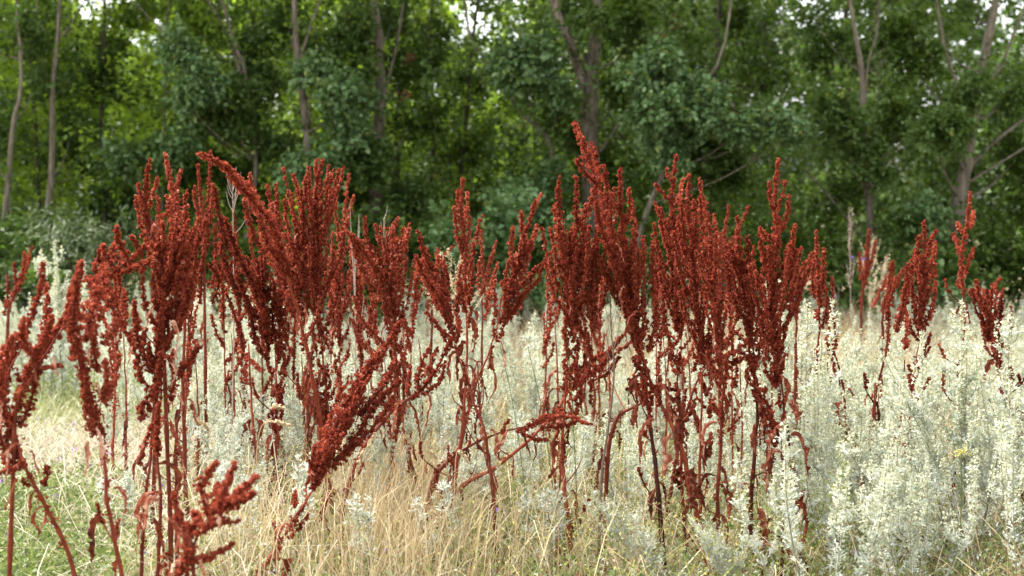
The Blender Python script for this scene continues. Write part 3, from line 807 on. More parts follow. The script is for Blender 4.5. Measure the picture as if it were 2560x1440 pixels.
dock('low blurred dock with stubby spread spikes in front at lower left', 'the low stubby dock in front', 3.6,
     [[(465, 1440), (480, 1380), (500, 1330), (525, 1290)], [(480, 1380), (450, 1320), (435, 1260)]],
     [([(490, 1335), (530, 1312), (596, 1302)], 13), ([(470, 1405), (530, 1390), (586, 1358)], 12), ([(525, 1300), (502, 1225), (515, 1190), (545, 1155)], 16), ([(535, 1290), (562, 1225), (588, 1158)], 15), ([(545, 1290), (595, 1235), (646, 1188)], 24),
      ([(550, 1270), (605, 1250), (636, 1232)], 16), ([(490, 1335), (447, 1290), (432, 1235)], 15), ([(460, 1395), (466, 1345), (474, 1308)], 13), ([(535, 1300), (540, 1250), (545, 1210)], 22), ([(505, 1330), (490, 1290), (485, 1280)], 14), ([(450, 1440), (455, 1400), (475, 1375)], 14)],
     (), [(535, 1290, 60, 8, 1, 0.95), (450, 1410, 80, 14, -1, 0.7), (500, 1400, 90, 12, 1, 0.8), (400, 1240, 110, 16, -1, 0.7), (415, 1300, 120, 18, 1, 0.65)], 0, 0.5, 0.5)
dock('small distant dock at the left edge of the meadow', 'the small distant dock at left', 8.2, [[(20, 800), (45, 720)]],
     [([(20, 770), (50, 695), (82, 615)], 11), ([(42, 720), (38, 680), (34, 655)], 8), ([(55, 700), (70, 660), (75, 640)], 9), ([(45, 730), (62, 660), (60, 630)], 9), ([(10, 790), (20, 730), (18, 690)], 8)], n_auto=1)
dock('upright dock spire, leftmost of the tall spires at left', 'the leftmost tall spire', 5.7, [[(380, 1300), (392, 1000), (398, 760), (380, 600), (365, 500)]],
     [([(390, 640), (362, 540), (345, 460)], 18), ([(380, 600), (364, 490), (373, 398)], 14), ([(372, 520), (388, 470), (394, 445)], 9), ([(400, 640), (398, 560), (394, 490)], 14), ([(410, 640), (402, 600), (410, 560)], 12), ([(375, 640), (350, 560), (338, 490)], 11)], n_auto=3)
dock('upright narrow dock spire topped by a fine tip, left of the nodding spike', 'the second tall spire', 5.6, [[(470, 1310), (458, 1050), (462, 800), (450, 640), (430, 520)]],
     [([(455, 640), (440, 540), (425, 450), (414, 385)], 17), ([(445, 580), (440, 500), (450, 425)], 13), ([(470, 620), (464, 540), (466, 478)], 12), ([(412, 540), (430, 520), (447, 503)], 8), ([(440, 600), (425, 540), (418, 490)], 13), ([(480, 720), (490, 640), (470, 590)], 16), ([(460, 740), (470, 660), (455, 600)], 18)], n_auto=3, stem_tone=0.4)
dock('thin-spiked dock directly behind the nodding spike tip', 'the thin-spiked dock', 6.6, [[(520, 1180), (512, 900), (510, 640), (508, 500)]],
     [([(512, 640), (505, 530), (494, 408)], 12), ([(518, 620), (522, 490), (526, 376)], 10), ([(505, 580), (490, 510), (484, 465)], 9), ([(525, 560), (530, 500), (532, 460)], 9), ([(500, 760), (505, 680), (512, 600)], 14), ([(530, 720), (540, 640), (536, 560)], 13), ([(490, 700), (488, 640), (495, 560)], 11)], n_auto=3, tone=0.55)
dock('tall dock whose heavy top nods over to the left', 'the nodding dock', 5.6, [[(850, 1385), (815, 1180), (792, 1010), (765, 870), (742, 770), (718, 690)]],
     [([(725, 700), (690, 580), (640, 510), (600, 462), (560, 415), (496, 384)], 24), ([(650, 530), (620, 470), (580, 432)], 18), ([(650, 540), (634, 490), (625, 432)], 12), ([(600, 470), (575, 430), (562, 412)], 14), ([(720, 680), (670, 610), (650, 540)], 26), ([(700, 660), (640, 600), (610, 500)], 20),
      ([(735, 780), (700, 700), (680, 620)], 20), ([(760, 860), (790, 800), (800, 740)], 12), ([(690, 640), (700, 580), (690, 540)], 18)],
     (), [(745, 760, 80, 8, 1, 0.6), (800, 930, 130, 10, -1, 0.4)], 6, 0.5, 0.68, width=13)
dock('left-leaning bushy dock in the crowded cluster left of centre', 'the left-leaning bushy dock', 5.9, [[(650, 1240), (640, 1130), (627, 1000), (622, 860), (640, 740)], [(690, 1240), (690, 1000), (670, 820)]],
     [([(700, 770), (630, 690), (575, 620), (548, 540), (536, 465)], 20), ([(650, 740), (596, 640), (562, 545)], 20), ([(640, 780), (590, 720), (560, 690), (532, 630)], 10), ([(610, 880), (590, 800), (565, 730)], 11), ([(640, 860), (625, 780), (600, 700)], 18), ([(680, 860), (660, 780), (640, 690)], 18), ([(560, 640), (552, 590), (558, 540)], 12), ([(600, 740), (570, 680), (552, 610)], 17), ([(530, 760), (548, 700), (520, 660)], 9), ([(620, 960), (612, 920), (622, 880)], 9)],
     [([(670, 880), (660, 760), (640, 640)], 60, 14)], [], 9, 0.5, 0.7)
dock('tallest dock of the crowded cluster left of centre, with forked pointed tip', 'the fork-tipped dock', 5.8, [[(835, 1340), (822, 1150), (815, 980), (800, 800), (790, 640), (785, 500)]],
     [([(785, 540), (792, 460), (808, 397)], 12), ([(775, 540), (762, 470), (770, 430)], 10), ([(800, 500), (822, 440), (828, 440)], 8), ([(760, 620), (756, 540), (755, 475)], 11), ([(820, 560), (830, 500), (838, 476)], 9), ([(800, 470), (790, 430), (792, 395)], 8)],
     [([(800, 840), (790, 680), (785, 560), (790, 440)], 105, 34), ([(750, 800), (745, 680), (740, 560)], 55, 12)], [], 8, 0.52, 0.68)
dock('stubby double-spiked dock right of the nodding spike', 'the double-spiked dock', 5.9, [[(700, 1310), (692, 1100), (690, 880), (690, 640)]],
     [([(692, 640), (682, 540), (668, 463)], 14), ([(700, 600), (694, 530), (689, 462)], 13), ([(720, 640), (716, 560), (711, 495)], 9), ([(700, 760), (720, 680), (724, 610)], 16)], [([(700, 900), (700, 780), (705, 660)], 55, 16)], [], 7, 0.52, 0.66)
dock('slim dock with three thin tips on the right of the crowded cluster', 'the three-tipped dock', 6.5, [[(870, 1230), (862, 1000), (850, 760), (852, 600)]],
     [([(850, 640), (862, 530), (872, 432)], 10), ([(856, 600), (872, 540), (886, 485)], 9), ([(846, 600), (840, 540), (838, 505)], 9), ([(840, 740), (850, 660), (856, 580)], 18), ([(870, 740), (880, 660), (874, 600)], 13), ([(830, 800), (835, 720), (838, 640)], 16)], [([(850, 860), (845, 740), (850, 620)], 50, 12)], [], 8, 0.52, 0.66)
dock('broad dock with dark clump nodding left and tufted top', 'the tufted broad dock', 5.6, [[(1050, 1280), (1030, 1160), (1006, 1050), (992, 920), (985, 800), (980, 660)], [(960, 1300), (985, 1100), (985, 900)]],
     [([(970, 720), (925, 650), (892, 605), (866, 580)], 21), ([(940, 660), (918, 600), (911, 543)], 10), ([(990, 660), (1008, 610), (1025, 573)], 9), ([(930, 720), (895, 650), (880, 600)], 18), ([(960, 860), (905, 800), (885, 740)], 15), ([(985, 640), (985, 590), (995, 540)], 14), ([(950, 900), (900, 850), (880, 800)], 11)],
     [([(985, 860), (978, 720), (978, 560)], 80, 26)], [(905, 860, 100, 9, 1, 0.4)], 8, 0.5, 0.62)
dock('dark-headed dock leaning left between the tufted dock and the straight spire', 'the dark-headed leaning dock', 5.3, [[(1245, 1400), (1232, 1230), (1210, 1080), (1182, 1000), (1160, 930), (1135, 860), (1110, 760)]],
     [([(1122, 800), (1102, 725), (1072, 660), (1045, 575)], 20), ([(1115, 780), (1085, 740), (1062, 690)], 18), ([(1112, 740), (1112, 690), (1108, 648)], 12), ([(1135, 850), (1095, 815), (1062, 778)], 13), ([(1125, 810), (1115, 770), (1120, 730)], 18), ([(1100, 740), (1060, 690), (1040, 640)], 16), ([(1140, 780), (1150, 730), (1148, 700)], 10)],
     [([(1125, 820), (1100, 730), (1075, 650)], 40, 9)], [(1150, 880, 110, 12, -1, 0.5), (1195, 1060, 130, 11, 1, 0.55), (1225, 1080, 90, 14, 1, 0.4)], 4, 0.33, 0.5, leaf_tone=0.4)
dock('small blurred dock spray right behind the dark-headed leaning dock', 'the blurred spray', 7.4, [[(1075, 1140), (1080, 800), (1080, 680)]], [([(1080, 700), (1105, 645), (1138, 612)], 9), ([(1075, 720), (1090, 660), (1095, 620)], 10), ([(1070, 740), (1060, 680), (1068, 620)], 11)], n_auto=2, tone=0.56)
dock('long foreground dock stalk slanting up right with a heavy plume', 'the slanting foreground plume', 4.7, [[(600, 1500), (650, 1430), (705, 1350), (765, 1250), (835, 1155), (900, 1080), (960, 960)]],
     [([(780, 1190), (830, 1085), (880, 985), (945, 895), (1005, 800)], 26), ([(830, 1170), (895, 1085), (940, 1010), (1002, 950)], 17), ([(850, 1150), (910, 1095), (965, 1025), (985, 990)], 13), ([(795, 1180), (815, 1090), (852, 968)], 14), ([(736, 1265), (735, 1245), (737, 1228)], 9), ([(860, 1060), (900, 960), (930, 900)], 20), ([(790, 1200), (780, 1160), (790, 1110)], 12), ([(900, 1040), (960, 960), (990, 900)], 18)],
     [([(800, 1185), (860, 1070), (930, 930)], 34, 10)], [(785, 1180, 120, 14, -1, 0.55), (720, 1310, 130, 22, -1, 0.5), (700, 1400, 110, 24, 1, 0.45)], 1, 0.5, 0.62)
dock('bent dock branch with dark ladder-like spikes right of the slanting plume', 'the bent ladder-spiked dock', 5.2, [[(850, 1400), (862, 1250), (905, 1130), (960, 1050), (1010, 1005), (1060, 965), (1110, 905)]],
     [([(1030, 1000), (1075, 950), (1112, 885), (1130, 842)], 14), ([(1045, 975), (1050, 920), (1074, 868)], 14), ([(1022, 985), (1022, 950), (1026, 918)], 11), ([(1065, 985), (1100, 950), (1112, 905)], 9), ([(1000, 1010), (960, 1030), (940, 1060)], 9), ([(1075, 950), (1080, 900), (1095, 870)], 11)],
     (), [(1045, 985, 110, 10, 1, 0.55), (1005, 1010, 130, 12, -1, 0.65), (850, 1230, 150, 20, -1, 0.3), (1015, 1020, 110, 11, 1, 0.5)], 4, 0.4, 0.5)
dock('straight slender dock spire with paired side tips, just left of centre', 'the straight slender spire', 5.6, [[(1130, 1260), (1142, 1170), (1160, 1020), (1168, 880), (1165, 740), (1158, 600)]],
     [([(1165, 740), (1162, 620), (1153, 530), (1157, 442)], 13), ([(1158, 640), (1142, 580), (1134, 515)], 9), ([(1172, 680), (1186, 610), (1204, 538)], 10), ([(1162, 640), (1172, 580), (1170, 515)], 9), ([(1150, 560), (1143, 500), (1145, 475)], 8), ([(1162, 560), (1168, 510), (1167, 480)], 8), ([(1165, 780), (1150, 720), (1152, 660)], 13), ([(1170, 760), (1180, 700), (1178, 650)], 10), ([(1150, 830), (1140, 780), (1150, 730)], 12), ([(1170, 820), (1176, 780), (1170, 740)], 8)],
     (), [(1168, 780, 130, 8, 1, 0.65), (1172, 900, 120, 7, 1, 0.5)], 5, 0.53, 0.62, width=10)
dock('small blurred dock right of the straight slender spire', 'the blurred side dock', 7.2, [[(1198, 1130), (1204, 900), (1208, 720)]], [([(1210, 740), (1206, 650), (1203, 576)], 9), ([(1208, 740), (1222, 670), (1241, 603)], 11), ([(1212, 770), (1230, 710), (1245, 658)], 9), ([(1200, 740), (1196, 690), (1198, 650)], 10), ([(1210, 800), (1222, 770), (1225, 740)], 8)], n_auto=2, tone=0.57)
dock('dock plume leaning right with a wispy tip, right of the straight spire', 'the right-leaning plume', 5.7, [[(1125, 1260), (1155, 1100), (1182, 990), (1210, 910), (1240, 830), (1265, 740), (1290, 660)]],
     [([(1262, 770), (1282, 690), (1312, 590), (1340, 500)], 14), ([(1285, 670), (1278, 620), (1282, 565)], 13), ([(1270, 750), (1325, 690), (1385, 622)], 13), ([(1290, 750), (1340, 705), (1362, 655)], 11), ([(1308, 610), (1304, 560), (1302, 528)], 8), ([(1318, 620), (1335, 590), (1342, 562)], 9), ([(1240, 790), (1235, 740), (1238, 700)], 12), ([(1262, 760), (1262, 700), (1272, 650)], 13), ([(1275, 790), (1310, 740), (1330, 690)], 13), ([(1340, 520), (1348, 495), (1355, 485)], 3), ([(1300, 700), (1320, 640), (1330, 600)], 14), ([(1250, 810), (1262, 770), (1270, 730)], 13)],
     [([(1265, 790), (1290, 690), (1318, 590)], 36, 8)], [(1275, 730, 160, 8, -1, 0.62), (1240, 850, 140, 8, 1, 0.6), (1215, 900, 150, 9, 1, 0.45), (1190, 940, 120, 20, -1, 0.6)], 4, 0.53, 0.68)
dock('tallest dock of all, its peak tilting left', 'the tallest dock', 5.25, [[(1775, 1435), (1738, 1270), (1702, 1120), (1662, 1030), (1625, 950), (1600, 860), (1560, 760), (1530, 640), (1500, 500)]],
     [([(1535, 640), (1512, 530), (1482, 425), (1456, 360), (1436, 306)], 22), ([(1490, 460), (1458, 425), (1442, 398)], 12), ([(1522, 520), (1516, 460), (1510, 415)], 12), ([(1500, 450), (1492, 400), (1478, 355)], 14), ([(1480, 420), (1462, 375), (1455, 345)], 13), ([(1540, 640), (1530, 570), (1527, 480)], 14), ([(1530, 640), (1500, 560), (1490, 500)], 16)],
     [([(1600, 860), (1560, 740), (1540, 640)], 50, 14)], [(1538, 610, 70, 7, 1, 0.75), (1560, 720, 90, 9, -1, 0.75), (1600, 780, 140, 12, -1, 0.5), (1640, 960, 110, 18, 1, 0.55), (1680, 1010, 130, 18, 1, 0.5), (1680, 1100, 150, 26, -1, 0.6), (1735, 1190, 130, 16, -1, 0.7), (1740, 1250, 150, 14, -1, 0.4), (1715, 1190, 110, 34, 1, 0.35), (1740, 1340, 90, 16, 1, 0.5)], 2, 0.5, 0.62, width=14)
dock('upright dock with slim tapering peak left of the tallest dock', 'the slim-peaked dock', 5.3, [[(1428, 1425), (1420, 1290), (1405, 1160), (1410, 1050), (1420, 900), (1432, 760), (1415, 620)], [(1395, 1370), (1398, 1220), (1405, 1120)]],
     [([(1415, 640), (1398, 540), (1397, 443)], 15), ([(1440, 560), (1441, 500), (1440, 440)], 11), ([(1440, 580), (1470, 520), (1498, 445)], 19), ([(1410, 600), (1390, 540), (1387, 510)], 10), ([(1420, 900), (1412, 830), (1420, 760)], 13), ([(1425, 680), (1400, 600), (1398, 540)], 15), ([(1390, 700), (1375, 660), (1370, 640)], 9)],
     [([(1432, 840), (1425, 700), (1425, 570)], 75, 26), ([(1480, 820), (1480, 700), (1485, 590)], 50, 14)], [(1398, 930, 120, 16, -1, 0.6), (1430, 830, 100, 9, 1, 0.6), (1402, 1050, 130, 20, -1, 0.5), (1405, 1110, 120, 18, -1, 0.4), (1425, 1230, 130, 10, 1, 0.35)], 4, 0.5, 0.55, width=13)
dock('pointed dock right of the tallest dock with many upright fingers', 'the many-fingered dock', 5.3, [[(1662, 1435), (1645, 1230), (1625, 1060), (1612, 930), (1595, 820), (1565, 640)]],
     [([(1560, 620), (1552, 520), (1550, 418)], 15), ([(1585, 640), (1586, 570), (1582, 503)], 12), ([(1608, 680), (1610, 630), (1607, 590)], 9), ([(1540, 560), (1535, 510), (1536, 470)], 10), ([(1568, 560), (1575, 510), (1572, 470)], 9), ([(1600, 900), (1605, 850), (1620, 800)], 12), ([(1635, 760), (1632, 680), (1630, 605)], 13), ([(1620, 880), (1640, 800), (1640, 740)], 16), ([(1660, 840), (1660, 780), (1655, 720)], 13)],
     [([(1595, 860), (1575, 720), (1558, 580)], 72, 26)], [(1612, 940, 110, 12, -1, 0.5), (1640, 1050, 130, 14, -1, 0.55), (1610, 1110, 70, 16, -1, 0.3), (1645, 1230, 110, 12, -1, 0.3)], 2, 0.5, 0.22, width=12)
dock('dock with antler-like crossed top spikes right of centre', 'the antler-topped dock', 5.7, [[(1710, 1330), (1700, 1050), (1690, 900), (1685, 740), (1685, 560)]],
     [([(1690, 600), (1680, 500), (1692, 383)], 13), ([(1682, 510), (1655, 480), (1634, 453)], 9), ([(1672, 570), (1650, 540), (1638, 506)], 9), ([(1688, 470), (1672, 440), (1666, 418)], 9), ([(1690, 510), (1702, 480), (1708, 448)], 9), ([(1680, 640), (1660, 580), (1650, 560)], 12)],
     [([(1690, 820), (1688, 660), (1686, 530)], 62, 24)], [(1685, 880, 80, 10, -1, 0.4)], 3, 0.5, 0.45)
dock('dense conical dock, left of the two in front right of the antler top', 'the dense conical dock', 5.5, [[(1748, 1390), (1752, 1100), (1755, 930), (1748, 760), (1730, 620)]],
     [([(1730, 600), (1720, 520), (1723, 435)], 15), ([(1712, 600), (1705, 540), (1704, 500)], 11), ([(1740, 620), (1738, 550), (1735, 500)], 12)],
     [([(1755, 880), (1740, 720), (1726, 560)], 60, 26)], [(1745, 880, 120, 9, 1, 0.55), (1750, 1000, 100, 12, -1, 0.4)], 2, 0.52, 0.62)
dock('dock with a slender peak bending left, right of the dense conical dock', 'the bent-peaked dock', 5.25, [[(1793, 1425), (1796, 1250), (1802, 1100), (1809, 960), (1803, 850), (1790, 740), (1775, 620)]],
     [([(1780, 640), (1768, 540), (1747, 448)], 14), ([(1785, 640), (1790, 590), (1786, 535)], 9), ([(1760, 580), (1752, 530), (1750, 490)], 10), ([(1815, 800), (1822, 700), (1812, 600)], 10)],
     [([(1795, 860), (1785, 720), (1772, 590)], 50, 22)], [(1800, 1000, 90, 8, 1, 0.5), (1812, 980, 110, 12, 1, 0.6), (1795, 1060, 130, 14, -1, 0.6), (1800, 1170, 120, 18, 1, 0.5), (1795, 1290, 110, 12, 1, 0.4), (1790, 1190, 110, 12, -1, 0.45)], 1, 0.5, 0.5, width=12)
dock('blurred dock fanning right, behind the bent-peaked dock', 'the blurred fan', 7.6, [[(1800, 1100), (1800, 800), (1803, 660)]], [([(1795, 660), (1810, 590), (1822, 512)], 12), ([(1805, 670), (1838, 590), (1872, 515)], 11), ([(1805, 700), (1825, 640), (1842, 600)], 11), ([(1795, 700), (1790, 650), (1800, 600)], 12), ([(1810, 740), (1840, 680), (1850, 640)], 9), ([(1800, 780), (1830, 740), (1850, 715)], 7)], n_auto=2, tone=0.56)
dock('curved dock with thin left-hand tip before the candelabra dock', 'the curved dock', 5.4, [[(1890, 1425), (1876, 1320), (1884, 1160), (1892, 1040), (1886, 930), (1880, 820), (1860, 690)]],
     [([(1865, 740), (1850, 640), (1844, 535)], 14), ([(1855, 690), (1840, 650), (1828, 622)], 9), ([(1870, 700), (1872, 630), (1868, 590)], 11), ([(1845, 800), (1850, 740), (1845, 690)], 12), ([(1880, 920), (1870, 850), (1866, 790)], 15), ([(1895, 900), (1902, 840), (1900, 780)], 12)],
     [([(1882, 860), (1866, 740), (1852, 620)], 52, 18)], [(1885, 1000, 110, 12, 1, 0.35), (1892, 1060, 110, 14, -1, 0.45), (1905, 1100, 140, 14, 1, 0.4), (1870, 1210, 130, 16, -1, 0.4), (1878, 1330, 120, 14, 1, 0.35)], 3, 0.5, 0.34, width=12)
dock('candelabra dock with tall central spike and dark heart', 'the candelabra dock', 5.2, [[(1950, 1440), (1960, 1340), (1967, 1220), (1972, 1100), (1960, 1010), (1950, 930), (1936, 830), (1938, 680)], [(2030, 1440), (1985, 1370), (1930, 1330)]],
     [([(1945, 620), (1938, 500), (1945, 396)], 14), ([(1940, 600), (1912, 590), (1900, 570)], 12), ([(1955, 580), (1968, 530), (1973, 488)], 9), ([(1940, 540), (1925, 490), (1924, 455)], 8), ([(1965, 640), (1980, 600), (1988, 562)], 9), ([(1920, 680), (1905, 620), (1902, 575)], 14), ([(1948, 520), (1962, 460), (1957, 455)], 8), ([(1975, 700), (1985, 640), (1978, 600)], 13), ([(1950, 920), (1948, 880), (1955, 850)], 14), ([(1915, 900), (1912, 850), (1905, 800)], 13)],
     [([(1938, 900), (1932, 760), (1940, 600)], 75, 30)], [(1950, 940, 100, 16, 1, 0.4), (1972, 1000, 90, 22, 1, 0.55), (1962, 1060, 100, 22, -1, 0.6), (1975, 1090, 150, 18, 1, 0.7), (1955, 1130, 140, 18, -1, 0.6), (1975, 1260, 150, 16, 1, 0.45), (1960, 1330, 110, 18, 1, 0.35), (1940, 1150, 90, 12, -1, 0.35), (1895, 1270, 130, 22, 1, 0.4), (1930, 1300, 120, 16, -1, 0.35)], 0, 0.42, 0.2, width=14)
dock('blurred dock arching right of the candelabra dock', 'the blurred arching dock', 6.8, [[(1985, 1220), (1990, 900), (1990, 740)]], [([(1990, 760), (2002, 680), (2045, 618)], 13), ([(1990, 740), (2010, 700), (2035, 640)], 11), ([(1990, 800), (2000, 740), (2015, 700)], 13), ([(1985, 780), (1980, 720), (1990, 660)], 12), ([(2000, 720), (2022, 670), (2030, 630)], 10)], n_auto=2, tone=0.55)
dock('slim twin-stemmed dock standing apart right of the candelabra dock', 'the twin-stemmed dock', 6.0, [[(2015, 1320), (2030, 1060), (2042, 930), (2048, 800), (2046, 700)], [(2160, 1310), (2140, 1150), (2115, 1050), (2106, 960), (2088, 890), (2075, 820)]],
     [([(2050, 760), (2045, 680), (2040, 576)], 12), ([(2058, 720), (2058, 670), (2060, 620)], 11), ([(2045, 800), (2052, 740), (2056, 690)], 14), ([(2072, 840), (2082, 770), (2080, 690)], 8), ([(2080, 890), (2090, 850), (2085, 800)], 6), ([(2090, 940), (2075, 880), (2066, 845)], 5), ([(2035, 740), (2030, 700), (2035, 650)], 10), ([(2056, 820), (2066, 770), (2066, 720)], 11)],
     (), [(2088, 890, 60, 5, -1, 0.5), (2112, 970, 60, 8, 1, 0.6), (2105, 1010, 70, 14, -1, 0.4), (2040, 1010, 60, 8, 1, 0.5), (2125, 1140, 90, 14, 1, 0.4), (2140, 1200, 110, 14, 1, 0.4)], 1, 0.5, 0.5, width=9)
dock('small far dock in front of the slim forked trunk', 'the small far dock', 9.2, [[(2148, 1040), (2150, 860), (2158, 700)]], [([(2160, 720), (2168, 640), (2172, 574)], 13), ([(2165, 690), (2182, 640), (2190, 598)], 10), ([(2155, 700), (2150, 660), (2148, 630)], 9), ([(2150, 770), (2158, 720), (2156, 680)], 7)], n_auto=1, tone=0.55)
dock('full ladder-like dock among silvery wormwood at right', 'the full dock at right', 5.8, [[(2252, 1350), (2262, 1160), (2272, 1050), (2285, 960), (2296, 860), (2305, 700)], [(2160, 1350), (2172, 1140), (2186, 1010), (2210, 900), (2225, 800)], [(2228, 1350), (2240, 1180), (2252, 1040), (2262, 900)]],
     [([(2312, 720), (2314, 640), (2310, 550)], 12), ([(2318, 640), (2328, 600), (2342, 576)], 8), ([(2320, 700), (2335, 640), (2336, 605)], 10), ([(2300, 700), (2296, 640), (2296, 590)], 13), ([(2325, 800), (2335, 750), (2340, 702)], 9), ([(2215, 890), (2222, 820), (2220, 765)], 9), ([(2240, 830), (2262, 740), (2270, 660)], 15), ([(2262, 870), (2268, 820), (2265, 780)], 11), ([(2300, 900), (2318, 860), (2326, 834)], 8), ([(2280, 960), (2292, 930), (2290, 905)], 11), ([(2255, 800), (2275, 700), (2290, 620)], 14), ([(2215, 800), (2228, 740), (2240, 690)], 10), ([(2320, 680), (2335, 660), (2342, 690)], 7)],
     [([(2298, 840), (2304, 740), (2308, 640)], 42, 14)], [(2190, 960, 80, 8, -1, 0.35), (2262, 950, 70, 6, -1, 0.5), (2240, 1230, 110, 12, 1, 0.35), (2180, 1180, 120, 14, -1, 0.4)], 3, 0.5, 0.45, width=10)
dock('blurred dock left behind the full dock at right', 'the blurred pair', 8.0, [[(2200, 1110), (2205, 850), (2212, 740)]], [([(2205, 780), (2225, 720), (2235, 650)], 11), ([(2215, 760), (2222, 700), (2228, 655)], 9), ([(2180, 770), (2205, 720), (2215, 690)], 9), ([(2240, 720), (2250, 690), (2262, 668)], 8)], n_auto=1, tone=0.53)
dock('narrow solitary dock spike near the right edge', 'the narrow solitary dock', 5.9, [[(2375, 1330), (2392, 1100), (2404, 940), (2410, 800), (2408, 640), (2420, 540)]],
     [([(2410, 740), (2404, 640), (2418, 560), (2427, 480)], 10), ([(2405, 650), (2392, 610), (2384, 585)], 7), ([(2410, 690), (2425, 650), (2436, 618)], 8), ([(2416, 590), (2398, 570), (2394, 556)], 7), ([(2424, 570), (2432, 545), (2434, 528)], 7), ([(2400, 720), (2402, 690), (2406, 660)], 10)], (), [], 3, 0.53, 0.4, width=8)
dock('bushy dock with swept-back tips close to the right edge', 'the bushy dock at the right edge', 6.4, [[(2530, 1260), (2520, 1060), (2500, 940), (2480, 840), (2470, 760)]],
     [([(2475, 790), (2476, 730), (2502, 694)], 10), ([(2465, 790), (2450, 740), (2440, 700)], 13), ([(2485, 800), (2490, 740), (2488, 710)], 12), ([(2500, 800), (2505, 770), (2503, 740)], 9), ([(2450, 760), (2432, 740), (2430, 720)], 8)], [([(2480, 850), (2468, 790), (2468, 720)], 46, 12)], [], 3, 0.42, 0.35)
dock('dock with knobbly twin spikes right at the edge of the picture', 'the knobbly twin-spiked dock', 5.9, [[(2560, 1330), (2540, 1080), (2520, 990), (2506, 920), (2505, 850)]],
     [([(2508, 930), (2495, 870), (2500, 800)], 14), ([(2515, 890), (2525, 830), (2527, 768)], 9), ([(2500, 920), (2485, 880), (2482, 850)], 10), ([(2525, 960), (2528, 940), (2526, 920)], 9), ([(2545, 970), (2548, 950), (2545, 935)], 7)], (), [], 3, 0.36, 0.3, width=9)
dock('collapsed dock with level spikes lying behind the curved dock', 'the collapsed dock', 6.0, [[(1660, 1320), (1700, 1100), (1740, 960), (1790, 890)]],
     [([(1745, 905), (1800, 865), (1850, 822)], 10), ([(1735, 890), (1820, 905), (1935, 880)], 11), ([(1760, 940), (1830, 915), (1905, 850)], 10), ([(1835, 830), (1880, 860), (1930, 850)], 10), ([(1780, 880), (1820, 850), (1840, 800)], 10), ([(1760, 900), (1790, 940), (1840, 945)], 9), ([(1850, 880), (1900, 900), (1940, 905)], 9), ([(1800, 900), (1850, 870), (1900, 830)], 11), ([(1730, 930), (1760, 870), (1790, 820)], 9)], (), [], 3, 0.36, 0.4)
dock('fallen dock stalk with one level dark spike low at centre', 'the level fallen dock', 5.2, [[(1055, 1440), (1062, 1290), (1090, 1190), (1150, 1130), (1240, 1085), (1330, 1063)]],
     [([(1320, 1065), (1395, 1038), (1478, 1062)], 13), ([(1300, 1080), (1345, 1098), (1372, 1100)], 9), ([(1258, 1085), (1262, 1065), (1275, 1048)], 8), ([(1350, 1070), (1410, 1065), (1450, 1045)], 12), ([(1370, 1055), (1400, 1030), (1425, 1035)], 10), ([(1290, 1078), (1330, 1065), (1360, 1050)], 9)],
     (), [(1270, 1080, 90, 12, -1, 0.45), (1300, 1085, 80, 10, 1, 0.35), (1060, 1270, 110, 24, 1, 0.4), (1080, 1220, 90, 14, 1, 0.35)], 1, 0.42, 0.45, width=12)
dock('slanting dock stalk whose dark plume lies behind the slim-peaked dock', 'the slanting back stalk', 5.6, [[(1070, 1380), (1140, 1230), (1260, 1155), (1380, 1040), (1430, 970), (1500, 910)]],
     [([(1430, 975), (1500, 912), (1585, 850)], 14), ([(1440, 950), (1480, 900), (1520, 880)], 12), ([(1470, 960), (1520, 930), (1550, 890)], 11), ([(1410, 980), (1420, 940), (1440, 900)], 12), ([(1500, 920), (1530, 870), (1560, 835)], 11)],
     (), [(1400, 1010, 90, 14, -1, 0.45), (1440, 980, 70, 10, 1, 0.4)], 2, 0.4, 0.68)
dock('short low dock with small level spikes between the front stems', 'the low crossing dock', 5.6, [[(1510, 1385), (1530, 1080), (1600, 1010), (1650, 980)]],
     [([(1565, 975), (1620, 962), (1692, 975)], 8), ([(1600, 985), (1640, 975), (1660, 965)], 8), ([(1700, 1215), (1690, 1190), (1700, 1170)], 16), ([(1740, 1040), (1752, 1090), (1768, 1150)], 10), ([(1725, 1200), (1705, 1185), (1680, 1200)], 14)], (), [(1540, 1080, 60, 10, 1, 0.4)], 2, 0.32, 0.6)
dock('half-hidden thin dock stems behind the crowded cluster', 'the thin stems behind the cluster', 6.3, [[(910, 1280), (905, 1000), (900, 800)], [(760, 1280), (770, 1000), (780, 860)], [(1005, 1280), (1010, 1000), (1000, 850)]],
     [([(905, 900), (895, 840), (900, 770)], 9), ([(775, 960), (780, 900), (785, 840)], 9), ([(1010, 900), (1020, 840), (1010, 790)], 10), ([(930, 840), (925, 790), (935, 740)], 10)], (), [], 16, 0.46, 0.5)


BACK = [(560, 640, 6.7, 'behind the left-leaning bushy dock'), (605, 560, 7.1, 'between the nodding dock and the bushy dock'), (655, 640, 6.6, 'half hidden behind the double-spiked dock'), (735, 600, 6.9, 'in the heart of the crowded cluster'),
        (830, 620, 6.8, 'just right of the fork-tipped dock'), (905, 640, 7.0, 'behind the clump that nods left'), (940, 600, 6.6, 'left of the tufted top'), (1030, 640, 6.8, 'between the tufted dock and the dark-headed one'), (470, 640, 6.3, 'below the second tall spire'),
        (1460, 600, 6.7, 'between the slim-peaked dock and the tallest'), (1500, 680, 7.2, 'below the tallest peak'), (1640, 640, 6.6, 'between the many-fingered and the antler-topped docks'), (1700, 660, 7.0, 'behind the antler-topped dock'), (1830, 660, 6.5, 'left of the candelabra dock'),
        (1905, 690, 6.6, 'directly behind the candelabra dock'), (1370, 700, 6.8, 'right of the right-leaning plume'), (290, 690, 6.4, 'under the arching branch')]
